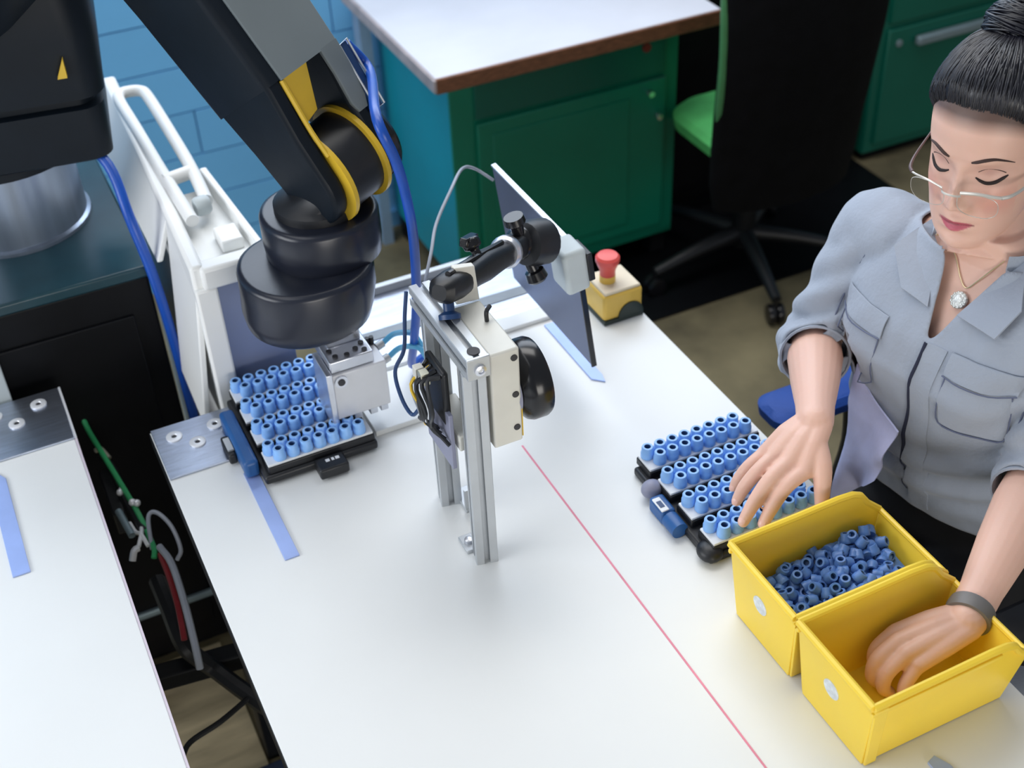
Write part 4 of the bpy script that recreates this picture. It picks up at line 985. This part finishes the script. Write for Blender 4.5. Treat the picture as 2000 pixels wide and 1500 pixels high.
# neck opening and hollow hems
kill = []
cuffs = ((ER.lerp(WR, .20), (WR-ER).normalized()), (EL.lerp(WL, .14), (WL-EL).normalized()))
for f in bm.faces:
    c = f.calc_center_median(); d = c-TC0; lat = d.dot(TRD); fw_ = d.dot(TFD); z = c.z
    lo_, hi_ = -.016-(z-1.002)*.42, -.010+(z-1.002)*.30
    if fw_ > .0 and z > 1.002 and lo_ < lat < hi_ and z < 1.2: kill.append(f); continue
    if z > 1.106 and abs(lat) < .2: kill.append(f); continue
    if z < .664: kill.append(f); continue
    for cc, dd in cuffs:
        if (c-cc).length < .07 and (c-cc).dot(dd) > -.001: kill.append(f); break
bmesh.ops.delete(bm, geom=kill, context='FACES')
for v in [v for v in bm.verts if not v.link_faces]: bm.verts.remove(v)
for _ in range(14):
    new = {}
    for v in bm.verts:
        be_ = [e for e in v.link_edges if e.is_boundary]
        if len(be_) == 2: new[v] = v.co*.4+(be_[0].other_vert(v).co+be_[1].other_vert(v).co)*.3
    for v, p in new.items(): v.co = p
sbm = bm.copy(); sbvh = BVHTree.FromBMesh(sbm)
so_ = obj('shirt', bm, SHIRT, pw, ang=180)
md = so_.modifiers.new('thickness', 'SOLIDIFY'); md.thickness = .0025; md.offset = 1
def on_shirt(lat, z, off=.003):
    o0 = TC0+TRD*lat+TFD*.5+V((0, 0, z)); h = sbvh.ray_cast(o0, -TFD)
    if h[0] is None: h = (TC0+TRD*lat+TFD*.08+V((0, 0, z)), TFD)
    n_ = h[1] if h[1].dot(TFD) > 0 else -h[1]
    return h[0]+n_*off
def patch(name, c00, c10, c11, c01, m_, off=.004, th=.0022, n=10, parent=None, lift=None):
    mb = MB(); g = []
    for i in range(n+1):
        row = []
        for k in range(n+1):
            u, v_ = i/n, k/n
            la = (1-u)*(1-v_)*c00[0]+u*(1-v_)*c10[0]+u*v_*c11[0]+(1-u)*v_*c01[0]
            z_ = (1-u)*(1-v_)*c00[1]+u*(1-v_)*c10[1]+u*v_*c11[1]+(1-u)*v_*c01[1]
            row.append(on_shirt(la, z_, off+(lift(u, v_) if lift else 0)))
        g.append(row)
    A_ = [[mb.bm.verts.new(p) for p in r_] for r_ in g]; B_ = [[mb.bm.verts.new(p-TFD*th) for p in r_] for r_ in g]
    for i in range(n):
        for k in range(n):
            mb.face([A_[i][k], A_[i+1][k], A_[i+1][k+1], A_[i][k+1]]); mb.face([B_[i][k], B_[i][k+1], B_[i+1][k+1], B_[i+1][k]])
    for i in range(n):
        mb.face([A_[i][0], B_[i][0], B_[i+1][0], A_[i+1][0]]); mb.face([A_[i][n], A_[i+1][n], B_[i+1][n], B_[i][n]])
        mb.face([A_[0][i], A_[0][i+1], B_[0][i+1], B_[0][i]]); mb.face([A_[n][i], B_[n][i], B_[n][i+1], A_[n][i+1]])
    return obj(name, mb, m_, parent or so_, ang=60)
# chest pockets with flaps, placket, buttons, collar
for s in (1, -1):
    pk = patch('chest_pocket', (s*.055, .895), (s*.135, .895), (s*.135, .985), (s*.055, .985), SHIRT, .0035)
    pf = patch('pocket_flap', (s*.052, .972), (s*.138, .972), (s*.138, 1.002), (s*.052, 1.002), SHIRT, .0065)
    obj('pocket_seam', MB().tube([on_shirt(s*l_, z_, .0042) for l_, z_ in ((.055, .97), (.055, .93), (.056, .896), (.08, .893), (.11, .893), (.134, .896), (.135, .93), (.135, .97))], .0011, 6, 3), SHIRTD, pk)
    obj('flap_seam', MB().tube([on_shirt(s*l_, z_, .0085) for l_, z_ in ((.052, .973), (.08, .970), (.11, .970), (.138, .973))], .0010, 6, 3), SHIRTD, pf)
pc = patch('placket', (-.034, .68), (.000, .68), (-.012, 1.000), (-.044, 1.000), SHIRT, .0040, n=24)
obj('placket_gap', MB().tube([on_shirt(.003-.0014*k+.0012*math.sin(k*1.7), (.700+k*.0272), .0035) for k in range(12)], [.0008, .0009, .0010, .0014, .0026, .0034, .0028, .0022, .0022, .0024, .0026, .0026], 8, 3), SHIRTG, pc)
def flap(name, N1, N2, T_, O_, m_, bulge=.006, th=.0026, n=10):
    mb = MB(); nrm = ((N2-N1).cross(O_-N1)).normalized(); nrm = nrm if nrm.dot(TFD+V((0, 0, .5))) > 0 else -nrm
    g = [[(N1*(1-u)*(1-v_)+N2*u*(1-v_)+T_*u*v_+O_*(1-u)*v_)+nrm*bulge*math.sin(PI*(.15+.7*v_))*(1-.4*u) for v_ in [k/n for k in range(n+1)]] for u in [i_/n for i_ in range(n+1)]]
    A_ = [[mb.bm.verts.new(p) for p in r_] for r_ in g]; B_ = [[mb.bm.verts.new(p-nrm*th) for p in r_] for r_ in g]
    for i_ in range(n):
        for k in range(n):
            mb.face([A_[i_][k], A_[i_+1][k], A_[i_+1][k+1], A_[i_][k+1]]); mb.face([B_[i_][k], B_[i_][k+1], B_[i_+1][k+1], B_[i_+1][k]])
    for i_ in range(n):
        mb.face([A_[i_][0], B_[i_][0], B_[i_+1][0], A_[i_+1][0]]); mb.face([A_[i_][n], A_[i_+1][n], B_[i_+1][n], B_[i_][n]])
        mb.face([A_[0][i_], A_[0][i_+1], B_[0][i_+1], B_[0][i_]]); mb.face([A_[n][i_], B_[n][i_], B_[n][i_+1], A_[n][i_+1]])
    return obj(name, mb, m_, so_, ang=60)
TP = lambda f_, l_, z_: TC0+TFD*f_+TRD*l_+V((0, 0, z_))
up_ = V((0, 0, .004))
flap('collar', TP(.012, .066, 1.120), on_shirt(.006, 1.036, .006), on_shirt(.052, 1.040, .010), on_shirt(.090, 1.070, .010)+up_, SHIRT)
flap('collar', TP(.012, -.066, 1.120), on_shirt(-.034, 1.040, .008), on_shirt(-.092, 1.034, .016), on_shirt(-.104, 1.066, .013)+up_, SHIRT)
for s_ in (1, -1):
    pts_ = [on_shirt(s_*l_, z_, .001) for l_, z_ in ((.138, 1.045), (.146, 1.02), (.148, .985), (.147, .95), (.150, .915))]
    obj('armhole_seam', MB().tube(pts_, .0012, 6, 4), SHIRTD, so_)
cb_ = MB(); rings_ = []
for k in range(26):
    q = R(50)+R(260)*k/25
    c0 = TC0+TFD*(.004+.058*math.cos(q))+TRD*(.070*math.sin(q)); 
    rings_.append([c0+V((0, 0, 1.086)), c0*1+V((0, 0, 1.118))-TFD*.004*math.cos(q), c0+V((0, 0, 1.122))+TFD*.003*math.cos(q)+TRD*.003*math.sin(q), c0+TFD*.006*math.cos(q)+TRD*.008*math.sin(q)+V((0, 0, 1.082))])
obj('collar_stand', cb_.rings(rings_), SHIRT, so_, ang=60)
for cc, dd, rr_ in ((cuffs[0][0], cuffs[0][1], .0500), (cuffs[1][0], cuffs[1][1], .0495)):
    obj('cuff', MB().lathe([(rr_-.003, -.030), (rr_+.0015, -.030), (rr_+.002, -.014), (rr_+.0005, .002), (rr_-.0025, .0025), (rr_-.004, -.006), (rr_-.005, -.030)], cc, dd, 32), SHIRT, so_)
# loose shirt tail hanging on her right side
tl = MB(); g = []
for i in range(13):
    row = []
    for k in range(13):
        u, v_ = i/12, k/12
        top_ = V((1.052, 1.142, .880)).lerp(V((1.026, 1.018, .852)), u); bot = V((1.022, 1.110, .650)).lerp(V((1.015, 1.026, .765)), u)
        p = top_.lerp(bot, v_); p = p+TFD*(.010*math.sin(u*7+v_*2)*v_+.006*math.sin(v_*9+u*4))
        row.append(p)
    g.append(row)
A_ = [[tl.bm.verts.new(p) for p in r_] for r_ in g]; B_ = [[tl.bm.verts.new(p-TFD*.003) for p in r_] for r_ in g]; n = 12
for i in range(n):
    for k in range(n):
        tl.face([A_[i][k], A_[i+1][k], A_[i+1][k+1], A_[i][k+1]]); tl.face([B_[i][k], B_[i][k+1], B_[i+1][k+1], B_[i+1][k]])
for i in range(n):
    tl.face([A_[i][0], B_[i][0], B_[i+1][0], A_[i+1][0]]); tl.face([A_[i][n], A_[i+1][n], B_[i+1][n], B_[i][n]])
    tl.face([A_[0][i], A_[0][i+1], B_[0][i+1], B_[0][i]]); tl.face([A_[n][i], B_[n][i], B_[n][i+1], A_[n][i+1]])
obj('shirt_tail', tl, SHIRTL, so_, ang=60)['label'] = 'loose shirt tail, painted pale lilac as if lit'
# trousers and shoes
tr = MB(); hip = TC0-TFD*.075
tr.rings([[hip+V((0, 0, z))+TFD*(a_*math.cos(q))+TRD*(b_*math.sin(q)) for q in [2*PI*k/28 for k in range(28)]] for z, a_, b_ in ((.47, .10, .16), (.50, .125, .185), (.60, .125, .178), (.70, .113, .160))])
for s in (1, -1):
    h_ = hip+TRD*s*.085+V((0, 0, .535)); k_ = h_+TFD*.40+V((0, 0, -.01))+TRD*s*.03; a_ = k_+V((.06, 0, -.43))
    tr.capsule([h_, h_.lerp(k_, .5), k_], [.082, .074, .060], 22); tr.capsule([k_, k_.lerp(a_, .4), a_], [.058, .055, .044], 20)
    f_ = MB(); fb = a_+V((0, 0, -.055)); f_.rings([[fb+TFD*x_+TRD*(w_*math.cos(q))+V((0, 0, -.035+h2*(1+math.sin(q)))) for q in [2*PI*k/16 for k in range(16)]] for x_, w_, h2 in ((-.06, .022, .030), (-.045, .034, .042), (0, .036, .048), (.06, .042, .032), (.12, .042, .024), (.155, .028, .017))])
    obj('shoe', f_, BLK, pw)
trm = remesh(tr, 'trousers', .006, 6); trm.transform(PWI); trm.materials.clear(); finish(trm, TROU, ang=80)
to = bpy.data.objects.new('trousers', trm); COL.objects.link(to); to.parent = pw
# necklace and wristband
bbm = bmesh.new(); bbm.from_mesh(body); bbm.transform(wmat(pw)); bbvh = BVHTree.FromBMesh(bbm); bbm.free()
def on_body(lat, z, off):
    h = bbvh.ray_cast(TC0+TRD*lat+TFD*.5+V((0, 0, z)), -TFD); return h[0]+TFD*off if h[0] else TC0+TFD*.07+V((0, 0, z))
pz = 1.056
nk = obj('necklace', MB().tube([on_body(l_, z_, .003) for l_, z_ in ((.034, 1.125), (.026, 1.112), (.012, 1.092), (-.008, 1.072), (-.020, pz+.010), (-.028, 1.076), (-.040, 1.096), (-.050, 1.112))], .0009, 6, 4), GOLD, pw)
pp = on_body(-.020, pz-.004, .005); pd_ = (TFD+V((0, 0, .75))).normalized()
obj('pendant', MB().lathe([(.010, -.0025), (.0115, -.001), (.0118, 0), (.0108, .0018), (.0070, .003), (.0045, .0042), (.002, .0045)], pp, pd_, 24), PEND, nk)
ua_ = TRD; ub_ = pd_.cross(ua_).normalized()
for k in range(12):
    q = 2*PI*k/12
    obj('pendant_bead', MB().ball(pp+pd_*.002+(ua_*math.cos(q)+ub_*math.sin(q))*.0100, .0019, 8, 6), PEND, nk)
wd_ = (WL-EL).normalized(); wc_ = EL.lerp(WL, .955)
obj('wristband', MB().lathe([(.0262, -.010), (.0285, -.0095), (.0295, 0), (.0285, .0095), (.0262, .010)], wc_, wd_, 36), BAND, pw)
